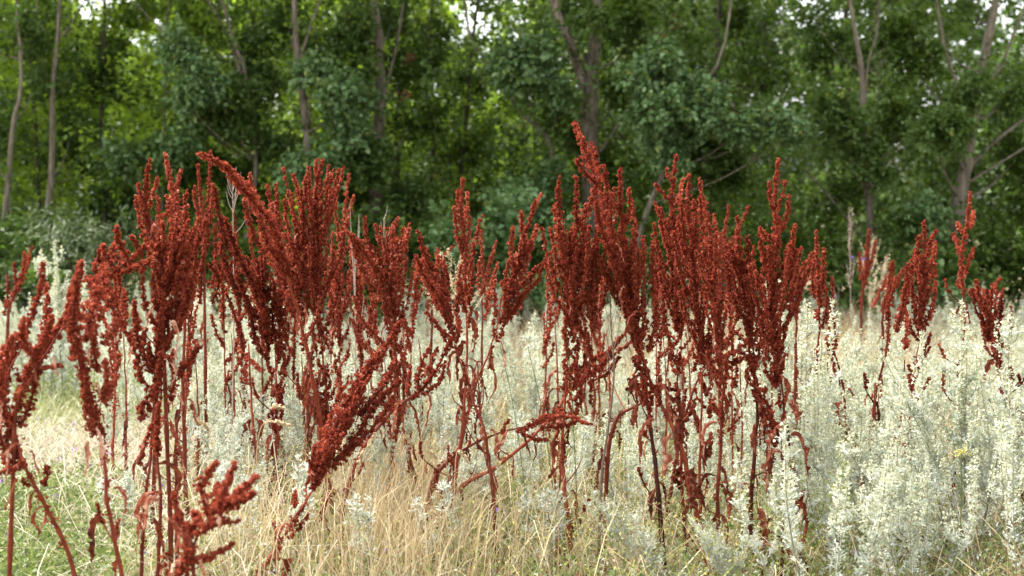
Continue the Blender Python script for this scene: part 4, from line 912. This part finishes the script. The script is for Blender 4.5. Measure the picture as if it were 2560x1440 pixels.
for (bx_, by_, D_, where) in BACK:
    ln_ = rng.normal() * 14
    top_, low_ = by_ + 20 * rng.random(), 800 + 90 * rng.random()
    gy_ = HORIZON + CAM_Z * FPX / D_
    sp_ = []
    for q in range(7):
        y_ = low_ + 120 - (low_ + 120 - top_) * q / 7
        sd_ = rng.normal() * 26
        sp_.append(([(bx_ + ln_ * (low_ - y_) / 200, y_), (bx_ + sd_ * 0.6, y_ - 35), (bx_ + sd_, y_ - 60 - 50 * rng.random())], 6.5 + 4 * rng.random()))
    sp_.append(([(bx_, low_), (bx_ + ln_ * 0.5, (low_ + top_) / 2), (bx_ + ln_, top_)], 10))
    dock(f'thin reddish dock standing {where}', 'the thin dock ' + where, D_, [[(bx_ - ln_, gy_), (bx_ - ln_ * 0.4, (gy_ + low_) / 2), (bx_, low_ - 40)], [(bx_ + 22, gy_), (bx_ + 26, (gy_ + low_) / 2), (bx_ + 18, low_)]], sp_, (), [], 4, 0.52 + rng.normal() * 0.05, 0.6, width=8)
    DOCKS.pop()


# ------------------------------------------------------------------ wormwood
def wormwood_kind(h, n_stems, spread, buds, green, lean=(0, 0), seed=0, leafy=1.0):
    """three meshes: stems, leaves, bud spikes"""
    st, lf, bd = Acc(), Acc(), Acc()
    for s in range(n_stems):
        a, hh = rng.random() * 6.28, h * (0.72 + 0.34 * rng.random())
        r = spread * rng.random() ** 0.6
        b = np.array([math.cos(a), math.sin(a), 0]) * r * 0.25
        e = np.array([math.cos(a) * r + lean[0] * hh, math.sin(a) * r + lean[1] * hh, hh])
        mid = b * 0.4 + e * 0.6 + np.array([math.cos(a), math.sin(a), 0]) * r * 0.18 + np.array([0, 0, -0.06 * hh])
        pts = [b + np.array([0, 0, -0.02]), mid, e]
        st.add(*tube(pts, 0.0034, 0.0012, 4, 9, tint=rng.random()))
        c = curve(pts, 50)
        axes = [(c, 1.0)]
        for k in range(int((6 + 5 * rng.random()) * (0.5 + 0.5 * leafy))):            # side branches, shorter towards the top
            t0 = 0.30 + 0.58 * rng.random()
            p0, az = c[int(t0 * 49)], rng.random() * 6.28
            bl = hh * 0.34 * (1.12 - t0) * (0.6 + 0.6 * rng.random())
            o2 = np.array([math.cos(az), math.sin(az), 0])
            p2 = p0 + o2 * bl * (0.28 + 0.22 * rng.random()) + np.array([0, 0, bl * 0.95])
            bp_ = [p0, p0 + o2 * bl * 0.32 + np.array([0, 0, bl * 0.32]), p2]
            st.add(*tube(bp_, 0.0018, 0.0009, 3, 6, tint=rng.random()))
            axes.append((curve(bp_, 50), bl / hh))
        tn0 = 0.5 - green * 0.35 + 0.14 * rng.normal()
        for ci, (cv, sh) in enumerate(axes):
            n = max(6, int(58 * leafy * hh / 0.6 * (1.0 if ci == 0 else sh * 1.3)))
            t = 0.08 + (0.90 if ci == 0 else 0.92) * rng.random(n)
            t = t[~((t > 0.6) & (rng.random(n) < 0.85 * buds))]
            n = len(t)
            if n:
                q = cv[(t * 49).astype(int)]
                az = rng.random(n) * 6.28
                out = nrm(np.stack([np.cos(az), np.sin(az), 0.35 + 0.9 * rng.random(n)], -1))
                ln = (0.016 + 0.022 * (1 - t)) * (0.7 + 0.6 * rng.random(n))
                sde = nrm(np.cross(out, np.array([0, 0, 1.0])))
                for k, (f, sg) in enumerate(((0.0, 0.0), (0.35, 0.75), (0.5, -0.75), (0.7, 0.6))):      # a leaf cut into narrow lobes
                    C = q + out * (ln * f)[:, None]
                    A = out + sde * sg + rng.normal(size=(n, 3)) * 0.25
                    lf.add(*leaf_quads(C, A, ln * (1.0 if k == 0 else 0.55), np.clip(tn0 + 0.2 * rng.normal(size=n), 0, 1), 0.10 if k == 0 else 0.17, False))
            nb = int(buds * (130 if ci == 0 else 210 * sh) * hh / 0.6)
            if nb > 2:
                tb = (0.52 if ci == 0 else 0.35) + (0.48 if ci == 0 else 0.65) * rng.random(nb) ** 0.9
                C = cv[np.minimum(49, (tb * 49).astype(int))] + rng.normal(size=(nb, 3)) * (0.0035 + 0.010 * (1 - tb))[:, None]
                bd.add(*leaf_quads(C, rng.normal(size=(nb, 3)) + np.array([0, 0, 0.5]), 0.008 + 0.005 * rng.random(nb), np.clip(0.5 + 0.25 * rng.normal(size=nb), 0, 1), 0.42, False))
    out = [st.build('stem_bundle', M['worm_stem'], mesh_only=True), lf.build('foliage', M['worm_leaf'], mesh_only=True)]
    out.append(bd.build('bud_sprays', M['worm_bud'], mesh_only=True) if bd.n else None)
    return out


WK = {'tall': [wormwood_kind(0.85, 6, 0.20, 1.0, 0.05) for _ in range(3)],
      'mid': [wormwood_kind(0.66, 9, 0.30, 0.8, 0.0) for _ in range(3)],
      'leaf': [wormwood_kind(0.58, 9, 0.28, 0.35, 0.0) for _ in range(3)],
      'low': [wormwood_kind(0.36, 4, 0.14, 0.15, 0.1, leafy=0.6) for _ in range(3)],
      'lean': [wormwood_kind(0.62, 8, 0.14, 0.7, 0.0, (0.7, 0.1)), wormwood_kind(0.62, 8, 0.14, 0.7, 0.0, (-0.7, 0.0))]}
N_WORM = [0]


def wormwood(x, D, kind, scale, label, rot=None, lean=(0, 0), idx=None):
    ks = WK[kind][N_WORM[0] % len(WK[kind]) if idx is None else idx]
    N_WORM[0] += 1
    o = empty('wormwood', (x, D, float(gz(x, D))), label, 'wormwood', 'silvery wormwood in the meadow')
    o.scale = (scale,) * 3
    o.rotation_euler = (lean[1], lean[0], rng.random() * 6.28 if rot is None else rot)
    for nm, me in zip(('stem_bundle', 'foliage', 'bud_sprays'), ks):
        if me is not None:
            link(nm, me, o)
    return o


def at_px(px, D):
    return (px - 1280) / FPX * D


# the ones that stand out
wormwood(at_px(160, 9.0), 9.0, 'tall', 1.32, 'tall silvery wormwood spire against the dark bushes at left')
wormwood(at_px(330, 8.8), 8.8, 'lean', 1.25, 'pale wormwood leaning left behind the arching-branched dock')
wormwood(at_px(1978, 5.7), 5.7, 'tall', 1.24, 'tall cream-tipped wormwood spire just right of the candelabra dock')
wormwood(at_px(2425, 5.5), 5.5, 'tall', 1.20, 'tallest cream-tipped wormwood beside the narrow solitary dock')
wormwood(at_px(2130, 5.2), 5.2, 'tall', 0.92, 'upright cream-budded wormwood in front, below the twin-stemmed dock')
wormwood(at_px(270, 5.6), 5.6, 'low', 0.9, 'small pale wormwood tuft low behind the ragged-headed dock')
wormwood(at_px(690, 6.6), 6.6, 'low', 1.2, 'pale fluffy wormwood tuft right of the low stubby dock')
wormwood(at_px(1680, 5.05), 5.05, 'lean', 0.62, 'silvery wormwood spray lying across the front stems at right of centre', rot=math.pi, idx=0)
wormwood(at_px(1900, 4.9), 4.9, 'lean', 0.50, 'pale wormwood spray drooping left at the bottom near the dark stems', rot=0, idx=1)

DSH = [(d[0], d[1], d[2]) for d in DOCKS]
wl = {}
pts_used = []
tries = 0
count = 0
while count < 270 and tries < 9000:
    tries += 1
    D = math.sqrt(4.7 ** 2 + (12.2 ** 2 - 4.7 ** 2) * rng.random())
    px = -350 + 3260 * rng.random()
    x = at_px(px, D)
    if px > 1960:
        p = 0.95 if D > 5.0 else (0.4 if px > 2100 else 0.1)
        if 1960 < px < 2130 and 5.6 < D < 8.2: p = 0.15
        if D > 8.8 and px < 2350: p = 0.16
    elif px > 1120:
        p = (0.75 if D < 9.2 else 0.4) if D > 6.2 else (0.55 if D > 5.5 else 0.35)
        if px > 1450 and D < 5.7: p = 0.10
        if px > 1650 and D > 7.8: p = 0.45 if D < 9 else 0.14
    elif px > 760:
        p = 0.7 if D > 6.2 else 0.25
    elif px > 460:
        p = 1.0 if 6.0 < D < 10.5 else 0.3
    else:
        p = 0.0 if D < 7.2 else (0.12 if D < 8.9 else (0.85 if D > 9.6 else 0.3))
    if rng.random() > p:
        continue
    mn = 0.30 if px > 1960 else 0.30
    if any((x - a) ** 2 + (D - b) ** 2 < mn ** 2 for a, b in pts_used):
        continue
    pts_used.append((x, D))
    count += 1
    if D < 5.6 and px < 1960:
        kind, sc = 'low', 0.8 + 0.4 * rng.random()
    elif px > 1960:
        kind, sc = random.choice(['mid', 'mid', 'tall', 'leaf']), 0.7 + 0.5 * rng.random()
        if D > 7: sc *= 0.95
    else:
        kind, sc = random.choice(['mid', 'leaf', 'leaf', 'tall', 'mid']), 0.62 + 0.5 * rng.random()
        if D < 6.6: sc *= 0.82
    if kind == 'tall': sc *= 0.86
    # name it by the dock it stands next to
    d = min(DSH, key=lambda t: ((at_px(t[0], t[1]) - x) ** 2 + (t[1] - D) ** 2))
    far = 'far behind' if D > d[1] + 2.2 else ('behind' if D > d[1] + 0.45 else ('in front of' if D < d[1] - 0.45 else ('left of' if px < d[0] else 'right of')))
    look = {'tall': 'tall cream-tipped', 'mid': 'cream-budded', 'leaf': 'silvery leafy', 'low': 'low silvery'}[kind]
    if far in ('behind', 'far behind', 'in front of') and abs(px - d[0]) > 40:
        far = far.replace(' of', '') + (' and left of' if px < d[0] else ' and right of')
    lab = f'{look} wormwood {far} {d[2]}'
    wl.setdefault(lab, []).append((px, wormwood(x, D, kind, sc, lab, lean=(rng.normal() * 0.17, rng.normal() * 0.12))))


ORD = ['leftmost', 'second-from-left', 'third-from-left', 'fourth-from-left', 'fifth-from-left', 'sixth-from-left', 'seventh-from-left', 'eighth-from-left', 'ninth-from-left', 'tenth-from-left', 'eleventh-from-left', 'twelfth-from-left', 'thirteenth-from-left', 'fourteenth-from-left', 'fifteenth-from-left', 'sixteenth-from-left', 'seventeenth-from-left', 'eighteenth-from-left', 'nineteenth-from-left', 'twentieth-from-left', 'twenty-first-from-left', 'twenty-second-from-left']


def number_from_left(table):
    for lab, rows in table.items():
        if len(rows) > 1:
            for k, (p, o) in enumerate(sorted(rows, key=lambda r: r[0])):
                o['label'] = f'{ORD[min(k, len(ORD) - 1)] if k < len(rows) - 1 else "rightmost"} {lab}'


number_from_left(wl)
number_from_left(trees_by_label)

# ------------------------------------------------------------------ grass and herbs
def blades(name, X, Dp, H, W, lean, mt, tint, label, curl=0.5, az=None, levels=4, base_z=0.0):
    """curved tapering blades or straws"""
    n = len(X)
    az = rng.random(n) * 6.283 if az is None else az
    d = np.stack([np.cos(az), np.sin(az), np.zeros(n)], -1)
    sdv = np.stack([-np.sin(az + rng.normal(size=n) * 0.6), np.cos(az + rng.normal(size=n) * 0.6), np.zeros(n)], -1)
    base = np.stack([X, Dp, gz(X, Dp) - 0.01 + base_z], -1)
    q = np.linspace(0, 1, levels)
    ln = (lean * (0.4 + 0.9 * rng.random(n)))[:, None]
    cu = (curl * rng.random(n))[:, None]
    horiz = (ln * q[None] + cu * q[None] ** 2.4) * H[:, None]
    vert = H[:, None] * (q[None] - 0.45 * (ln * q[None] + cu * q[None] ** 2.4) ** 2 * q[None])
    c = base[:, None] + d[:, None] * horiz[:, :, None] + np.array([0, 0, 1.0]) * vert[:, :, None]
    c[:, :, 2] = np.maximum(c[:, :, 2], (gz(X, Dp) + 0.004)[:, None] * (q > 0.1)[None] + c[:, :, 2] * (q <= 0.1)[None])
    w = W[:, None] * np.array([1, 0.85, 0.6, 0.12])[None, :levels] if levels == 4 else W[:, None] * np.linspace(1, 0.15, levels)[None]
    Lp = c + sdv[:, None] * w[:, :, None] * 0.5
    Rp = c - sdv[:, None] * w[:, :, None] * 0.5
    V = np.stack([Lp, Rp], 2).reshape(-1, 3)
    k = np.arange(levels - 1)[None] * 2 + np.arange(n)[:, None] * levels * 2
    F = np.stack([k, k + 1, k + 3, k + 2], -1).reshape(-1, 4)
    o = mesh(name, V, F, M[mt], None, np.repeat(np.clip(tint, 0, 1), levels * 2))
    return tag(o, label, 'grass', kind='stuff')


def field(n, prob):
    """ground positions accepted by prob(px, D)"""
    Xs, Ds = [], []
    got = 0
    while got < n:
        D = np.sqrt(4.2 ** 2 + (13.2 ** 2 - 4.2 ** 2) * rng.random(n))
        px = -420 + 3400 * rng.random(n)
        k = rng.random(n) < prob(px, D)
        Xs.append(((px - 1280) / FPX * D)[k]); Ds.append(D[k])
        got += k.sum()
    return np.concatenate(Xs)[:n], np.concatenate(Ds)[:n]


def box(px, D, a, b, c, d, soft=60, sd=0.5):
    sg = lambda t: 1 / (1 + np.exp(-np.clip(t, -30, 30)))
    return sg((px - a) / soft) * sg((b - px) / soft) * sg((D - c) / sd * 3) * sg((d - D) / sd * 3)


# everywhere: short dry thatch
X, D = field(26000, lambda p, d: 0.05 + 0.08 * (d > 7) + 0.15 * (p < 420) * (d < 7) + 0.46 * (p > 420) * (d < 7.5) + 0.35 * box(p, d, 1650, 2400, 8.5, 13.5) + 0.2 * (d > 9))
blades('dry_grass', X, D, 0.07 + 0.20 * rng.random(len(X)) ** 2, 0.003 + 0.0035 * rng.random(len(X)), 0.9, 'straw', 0.42 + 0.30 * rng.normal(size=len(X)), 'short straw-coloured dry grass matted over the meadow floor', 0.9)
# tan stand in front at centre
X, D = field(2600, lambda p, d: box(p, d, 870, 1110, 4.7, 6.6, 40) + 0.22 * box(p, d, 560, 860, 4.4, 5.8) + 0.12 * box(p, d, 1160, 1480, 4.5, 5.6))
blades('dry_grass', X, D, 0.22 + 0.26 * rng.random(len(X)), 0.0028 + 0.0022 * rng.random(len(X)), 0.28, 'straw', 0.66 + 0.2 * rng.normal(size=len(X)), 'upright golden straw stand in front of the docks at centre', 0.5)
# tall pale grass at the back, right of centre
X, D = field(14000, lambda p, d: box(p, d, 1640, 2600, 8.2, 12.8, 90) + 0.3 * box(p, d, 380, 640, 9, 12) + 0.4 * box(p, d, 900, 1640, 9.0, 12.8))
blades('dry_grass', X, D, 0.38 + 0.36 * rng.random(len(X)), 0.004 + 0.003 * rng.random(len(X)), 0.4, 'straw', 0.58 + 0.2 * rng.normal(size=len(X)), 'tall pale dry grass behind the docks right of centre', 0.9)
# straws standing among the wormwood everywhere
X, D = field(9000, lambda p, d: 0.5 * (p > 430) * (d > 4.8) * (0.35 + 0.65 * (np.sin(p * 0.013 + d * 2.1) + np.sin(p * 0.031 - d * 3.3) > 0)))
blades('dry_grass', X, D, 0.22 + 0.32 * rng.random(len(X)), 0.0026 + 0.0024 * rng.random(len(X)), 0.5, 'straw', 0.72 + 0.2 * rng.normal(size=len(X)), 'loose pale straws standing among the wormwood', 0.8)
# lying hay at left
X, D = field(5000, lambda p, d: box(p, d, -300, 660, 6.5, 8.4, 60) * 0.9 + 0.22 * box(p, d, 0, 700, 4.6, 6.3))
blades('hay', X, D, 0.16 + 0.26 * rng.random(len(X)), 0.0022 + 0.0022 * rng.random(len(X)), 1.3, 'hay', 0.60 + 0.28 * rng.normal(size=len(X)), 'pale flattened hay lying left of the crowded docks', 0.8, base_z=0.06)
# yellow-green grass behind the hay at left
X, D = field(9500, lambda p, d: box(p, d, -300, 470, 7.8, 12.4, 60) + 0.2 * box(p, d, 400, 900, 8, 12))
blades('grass', X, D, 0.20 + 0.26 * rng.random(len(X)), 0.004 + 0.003 * rng.random(len(X)), 0.6, 'grass', 0.58 + 0.17 * rng.normal(size=len(X)), 'yellow-green grass behind the docks at left', 0.9)
# green grass gaps
X, D = field(9000, lambda p, d: box(p, d, 1960, 2170, 5.6, 8.6, 40) + 0.3 * box(p, d, -300, 330, 4.4, 7.0) + 0.12 * (p > 450) * (d < 8))
blades('grass', X, D, 0.12 + 0.20 * rng.random(len(X)), 0.0035 + 0.003 * rng.random(len(X)), 0.6, 'grass', 0.48 + 0.2 * rng.normal(size=len(X)), 'fresh green grass in the gap right of the candelabra dock and at lower left', 0.8)


def herb(name, n, prob, hmax, size, mt, tint0, label, wide=0.4):
    X, D = field(n, prob)
    z = gz(X, D) + hmax * rng.random(n) ** 1.2
    V, F, T = leaf_quads(np.stack([X, D, z], -1), rng.normal(size=(n, 3)) + np.array([0, 0, 0.5]), size * (0.6 + 0.7 * rng.random(n)), np.clip(tint0 + 0.25 * rng.normal(size=n), 0, 1), wide, False)
    return tag(mesh(name, V, F, M[mt], None, T), label, 'ground cover', kind='stuff')


herb('clover', 24000, lambda p, d: box(p, d, -320, 180, 4.2, 6.6, 60) + 0.06 * (p > 420) * (d < 7), 0.17, 0.022, 'clover', 0.62, 'green clover-like ground cover at lower left')
herb('yellow_bedstraw', 34000, lambda p, d: 0.9 * box(p, d, 460, 1960, 4.5, 9.5, 70) * (0.35 + 0.65 * (np.sin(p * 0.021 + d * 3) > 0.1)) + 0.15 * box(p, d, 1900, 2600, 5, 9), 0.34, 0.014, 'yellow_herb', 0.45, 'fine yellowish herbs growing between the dock stems', 0.22)
herb('grey_herb', 20000, lambda p, d: 0.5 * box(p, d, 440, 2700, 4.4, 8, 70) + 0.2 * box(p, d, -200, 440, 6, 8.5), 0.16, 0.018, 'worm_leaf', 0.02, 'grey-green seedlings and leaf tufts close to the ground', 0.2)


herb('leaf_litter', 2600, lambda p, d: 0.6 * box(p, d, 420, 2500, 4.5, 7, 70) + 0.1, 0.05, 0.032, 'dead_leaf', 0.3, 'brown dead leaf litter lying under the docks', 0.3)


def blossom(name, n, prob, mt, label, size=0.013, z0=0.08, z1=0.22):
    X, D = field(n, prob)
    a = Acc()
    for x, d in zip(X, D):
        c = np.array([x, d, gz(x, d) + z0 + (z1 - z0) * rng.random()])
        a.add(*leaf_quads(np.repeat(c[None], 5, 0) + rng.normal(size=(5, 3)) * size * 0.3, rng.normal(size=(5, 3)), np.full(5, size), rng.random(5), 0.4, False))
    return tag(a.build(name, M[mt]), label, 'flowers', kind='stuff')


blossom('purple_flowers', 110, lambda p, d: 0.9 * box(p, d, -100, 700, 4.6, 8, 60) + 0.25 * box(p, d, 700, 2500, 4.8, 7.5), 'purple', 'scattered tiny purple flowers low in the grass')


# nodding grass stalks in front of the docks
def grass_stalk(px, py, D, hx, hy, label):
    """a single straw from the ground to a bowed seed head at the pixel hx, hy"""
    g = P(px, HORIZON + CAM_Z * FPX / D, D)
    top, tip = P(px + (hx - px) * 0.45, py, D), P(hx, hy, D)
    o = empty('grass_stalk', (g[0], D, float(gz(g[0], D))), label, 'grass stalk', 'nodding straw stalks')
    b = np.array([g[0], D, gz(g[0], D) - 0.01])
    a = Acc()
    a.add(*tube([b, b * 0.35 + top * 0.65, top, tip], 0.0016, 0.0009, 4, 16, tint=0.8))
    a.build('stalk', M['straw'], o, o.location, True)
    a = Acc()
    c = curve([b, b * 0.35 + top * 0.65, top, tip], 60)[44:]
    q = c[rng.integers(0, len(c), 70)] + rng.normal(size=(70, 3)) * 0.003
    a.add(*leaf_quads(q, nrm(c[-1] - c[0])[None] + rng.normal(size=(70, 3)) * 0.4, np.full(70, 0.012), rng.random(70) * 0.5 + 0.5, 0.3, False))
    a.build('seed_head', M['straw'], o, o.location)
    return o


grass_stalk(600, 1065, 4.7, 720, 1062, 'long straw bowing right across the stems of the nodding dock')
grass_stalk(640, 1030, 5.0, 705, 1020, 'straw stalk curving right just above the longest bowed straw')
grass_stalk(900, 1110, 5.2, 835, 1140, 'straw stalk nodding left under the slanting foreground plume')
grass_stalk(960, 1090, 5.2, 925, 1105, 'leftmost tall straw of the golden stand, bowing left')
grass_stalk(985, 1090, 5.3, 1030, 1110, 'tall straw of the golden stand bowing right near its top')
grass_stalk(1040, 1130, 5.1, 1090, 1145, 'straw with pale bowed head right of the golden stand')
grass_stalk(1010, 1255, 4.8, 1095, 1295, 'low straw with fat pale head nodding right over the fallen dock')
grass_stalk(1120, 1130, 5.0, 1170, 1155, 'straw nodding right across the fallen dock stalk')
grass_stalk(930, 1120, 5.0, 890, 1190, 'drooping straw on the left side of the golden stand')
grass_stalk(1250, 1180, 5.0, 1245, 1160, 'straight straw standing alone left of the slim-peaked dock stem')
grass_stalk(560, 1090, 4.6, 490, 1050, 'straw stalk with pale tip right of the arching-branched dock')


# ------------------------------------------------------------------ other single plants
def dry_skeleton(name, px, py0, D, py1, spread, n, mt, tint, label, cat, buds=None, bt=0.7):
    """leafless or wispy dry plant with fine upswept twigs"""
    b = P(px, HORIZON + CAM_Z * FPX / D, D)
    b[2] = gz(b[0], b[1]) - 0.01
    top = P(px + spread * 0.15, py1, D)
    o = empty(name, (b[0], D, float(gz(b[0], D))), label, cat)
    a = Acc()
    a.add(*tube([b, b * 0.5 + top * 0.5 + np.array([0.01, 0, 0]), top], 0.004, 0.0012, 5, 14, tint=tint))
    a.build('stem', M[mt], o, o.location, True)
    c = curve([b, b * 0.5 + top * 0.5 + np.array([0.01, 0, 0]), top], 40)
    k = D / FPX
    h0 = (py0 - py1) * k
    for q in range(n):
        t = rng.random()
        s = top - np.array([0, 0, h0]) * (1 - t) * 0.95
        s[0] = np.interp(s[2], c[:, 2], c[:, 0]); s[1] = np.interp(s[2], c[:, 2], c[:, 1])
        az = rng.random() * 6.28
        r = spread * k * (1 - 0.6 * t) * (0.5 + 0.6 * rng.random())
        e = s + np.array([math.cos(az) * r, math.sin(az) * r, h0 * 0.28 * (0.6 + rng.random())])
        md = (s + e) / 2 + np.array([math.cos(az) * r * 0.12, 0, -0.01])
        a = Acc()
        a.add(*tube([s, md, e], 0.0016, 0.0008, 4, 8, tint=np.clip(tint + rng.normal() * 0.15, 0, 1)))
        tw = a.build('twig', M[mt], o, o.location, True)
        if buds:
            cc = curve([s, md, e], 20)
            q2 = cc[rng.integers(5, 20, 34)] + rng.normal(size=(34, 3)) * 0.005
            a = Acc()
            a.add(*leaf_quads(q2, rng.normal(size=(34, 3)) + np.array([0, 0, 0.8]), 0.008 + 0.010 * rng.random(34), np.clip(bt + 0.2 * rng.normal(size=34), 0, 1), 0.2, False))
            a.build('seed_tuft', M[buds], o, o.location)
    return o


dry_skeleton('dry_twiggy_weed', 575, 640, 6.2, 455, 45, 12, 'twig', 0.8, 'pale leafless twiggy weed below the nodding dock tip', 'weed')
dry_skeleton('dry_twiggy_weed', 955, 640, 6.6, 545, 30, 7, 'twig', 0.85, 'thin pale twiggy weed poking above the tufted broad dock', 'weed')
dry_skeleton('dry_twiggy_weed', 880, 980, 6.4, 640, 40, 14, 'twig', 0.85, 'pale dry twiggy weed in the gap left of the tufted broad dock', 'weed')
dry_skeleton('mustard_weed', 1125, 860, 7.0, 660, 90, 20, 'straw', 0.75, 'pale straw-coloured podded weed left of the straight slender spire', 'weed', 'straw', 0.85)
dry_skeleton('willowherb', 2165, 780, 9.6, 640, 60, 18, 'twig', 0.75, 'pale pinkish seeding willowherb before the slim forked trunk', 'willowherb', 'straw', 0.9)
dry_skeleton('willowherb', 2195, 800, 9.4, 665, 50, 14, 'twig', 0.75, 'second seeding willowherb, just right of the first', 'willowherb', 'straw', 0.9)
dry_skeleton('dry_spire_weed', 2122, 760, 9.4, 585, 16, 14, 'twig', 0.7, 'tall brownish wispy spire left of the seeding willowherbs', 'weed', 'twig', 0.7)
o = empty('purple_blooms', P(2150, 650, 9.3), 'purple blossoms topping the seeding willowherbs', 'flowers')
for (x, y) in ((2130, 642), (2162, 648), (2174, 668), (2085, 742)):
    a = Acc()
    c = P(x, y, 9.3)
    a.add(*leaf_quads(np.repeat(c[None], 14, 0) + rng.normal(size=(14, 3)) * 0.008, rng.normal(size=(14, 3)), np.full(14, 0.012), rng.random(14), 0.4, False))
    a.build('blossom', M['purple'], o, o.location)

# dark bare stalk right of centre
Dd = 5.3
pp = [(1495, 1440), (1500, 1300), (1505, 1180), (1522, 1060), (1535, 930), (1528, 820), (1526, 740)]
o = empty('bare_stalk', (P(1495, 1440, Dd)[0], Dd, 0.0), 'thin grey-brown bare stalk rising between the slim-peaked and many-fingered docks', 'stalk')
a = Acc()
a.add(*tube([P(x, y, Dd) for x, y in pp], 0.0065, 0.0016, 6, 50, knots=7, tint=0.28))
a.build('stem', M['twig'], o, o.location, True)
for k in range(9):
    x, y = 1530 + rng.normal() * 3, 740 + 22 * k
    s = 1 if k % 2 else -1
    a = Acc()
    a.add(*tube([P(x, y + 30, Dd), P(x + s * 10, y, Dd), P(x + s * 16, y - 45, Dd)], 0.0014, 0.0007, 4, 8, tint=0.6))
    a.build('twig', M['twig'], o, o.location, True)

# pale twig lying at the bottom, greenish stalk
o = empty('fallen_twig', P(1300, 1360, 5.5), 'grey twig lying in the straw at the bottom centre', 'twig')
a = Acc()
a.add(*tube([P(1100, 1330, 5.6), P(1250, 1350, 5.55), P(1400, 1420, 5.4), P(1480, 1470, 5.3)], 0.005, 0.003, 5, 30, tint=0.6))
a.build('twig', M['twig'], o, o.location, True)


def scabious(px, py, D, base_px, label):
    b = P(base_px, HORIZON + CAM_Z * FPX / D, D)
    c = P(px, py, D)
    o = empty('scabious', (b[0], D, float(gz(b[0], D))), label, 'flower', 'white button flowers')
    a = Acc()
    a.add(*tube([np.array([b[0], D, gz(b[0], D) - 0.01]), (b * 0.4 + c * 0.6) + np.array([0.015, 0, 0]), c], 0.0018, 0.0011, 4, 14, tint=0.3))
    a.build('stem', M['grass'], o, o.location, True)
    a = Acc()
    d = rand_dirs(46)
    d[:, 2] = np.abs(d[:, 2]) * 0.7
    a.add(*leaf_quads(np.repeat(c[None], 46, 0), d, np.full(46, 0.011), rng.random(46), 0.35, False))
    a.build('flower_head', M['white'], o, o.location)


scabious(1243, 830, 5.8, 1330, 'white button flower beside the stem of the right-leaning plume')
scabious(1320, 868, 5.8, 1400, 'white button flower left of the slim-peaked dock')
scabious(1397, 662, 5.3, 1450, 'white button flower peeping out at the left edge of the slim-peaked dock')
scabious(660, 1363, 4.8, 640, 'tiny white flower low beside the slanting foreground stalk')

# yellow flower cluster among the wormwood
o = empty('yellow_flowerhead', (P(2405, 1130, 5.0)[0], 5.0, 0.0), 'small yellow flower cluster among wormwood at lower right', 'flower')
a = Acc()
a.add(*tube([P(2400, 1470, 5.0), P(2402, 1300, 5.0), P(2405, 1135, 5.0)], 0.002, 0.0013, 4, 12, tint=0.3))
a.build('stem', M['grass'], o, o.location, True)
a = Acc()
q = P(2405, 1130, 5.0)[None] + rng.normal(size=(90, 3)) * np.array([0.016, 0.012, 0.009])
a.add(*leaf_quads(q, rng.normal(size=(90, 3)), np.full(90, 0.008), 0.8 + 0.2 * rng.random(90), 0.4, False))
a.build('blossom', M['yellow_herb'], o, o.location)
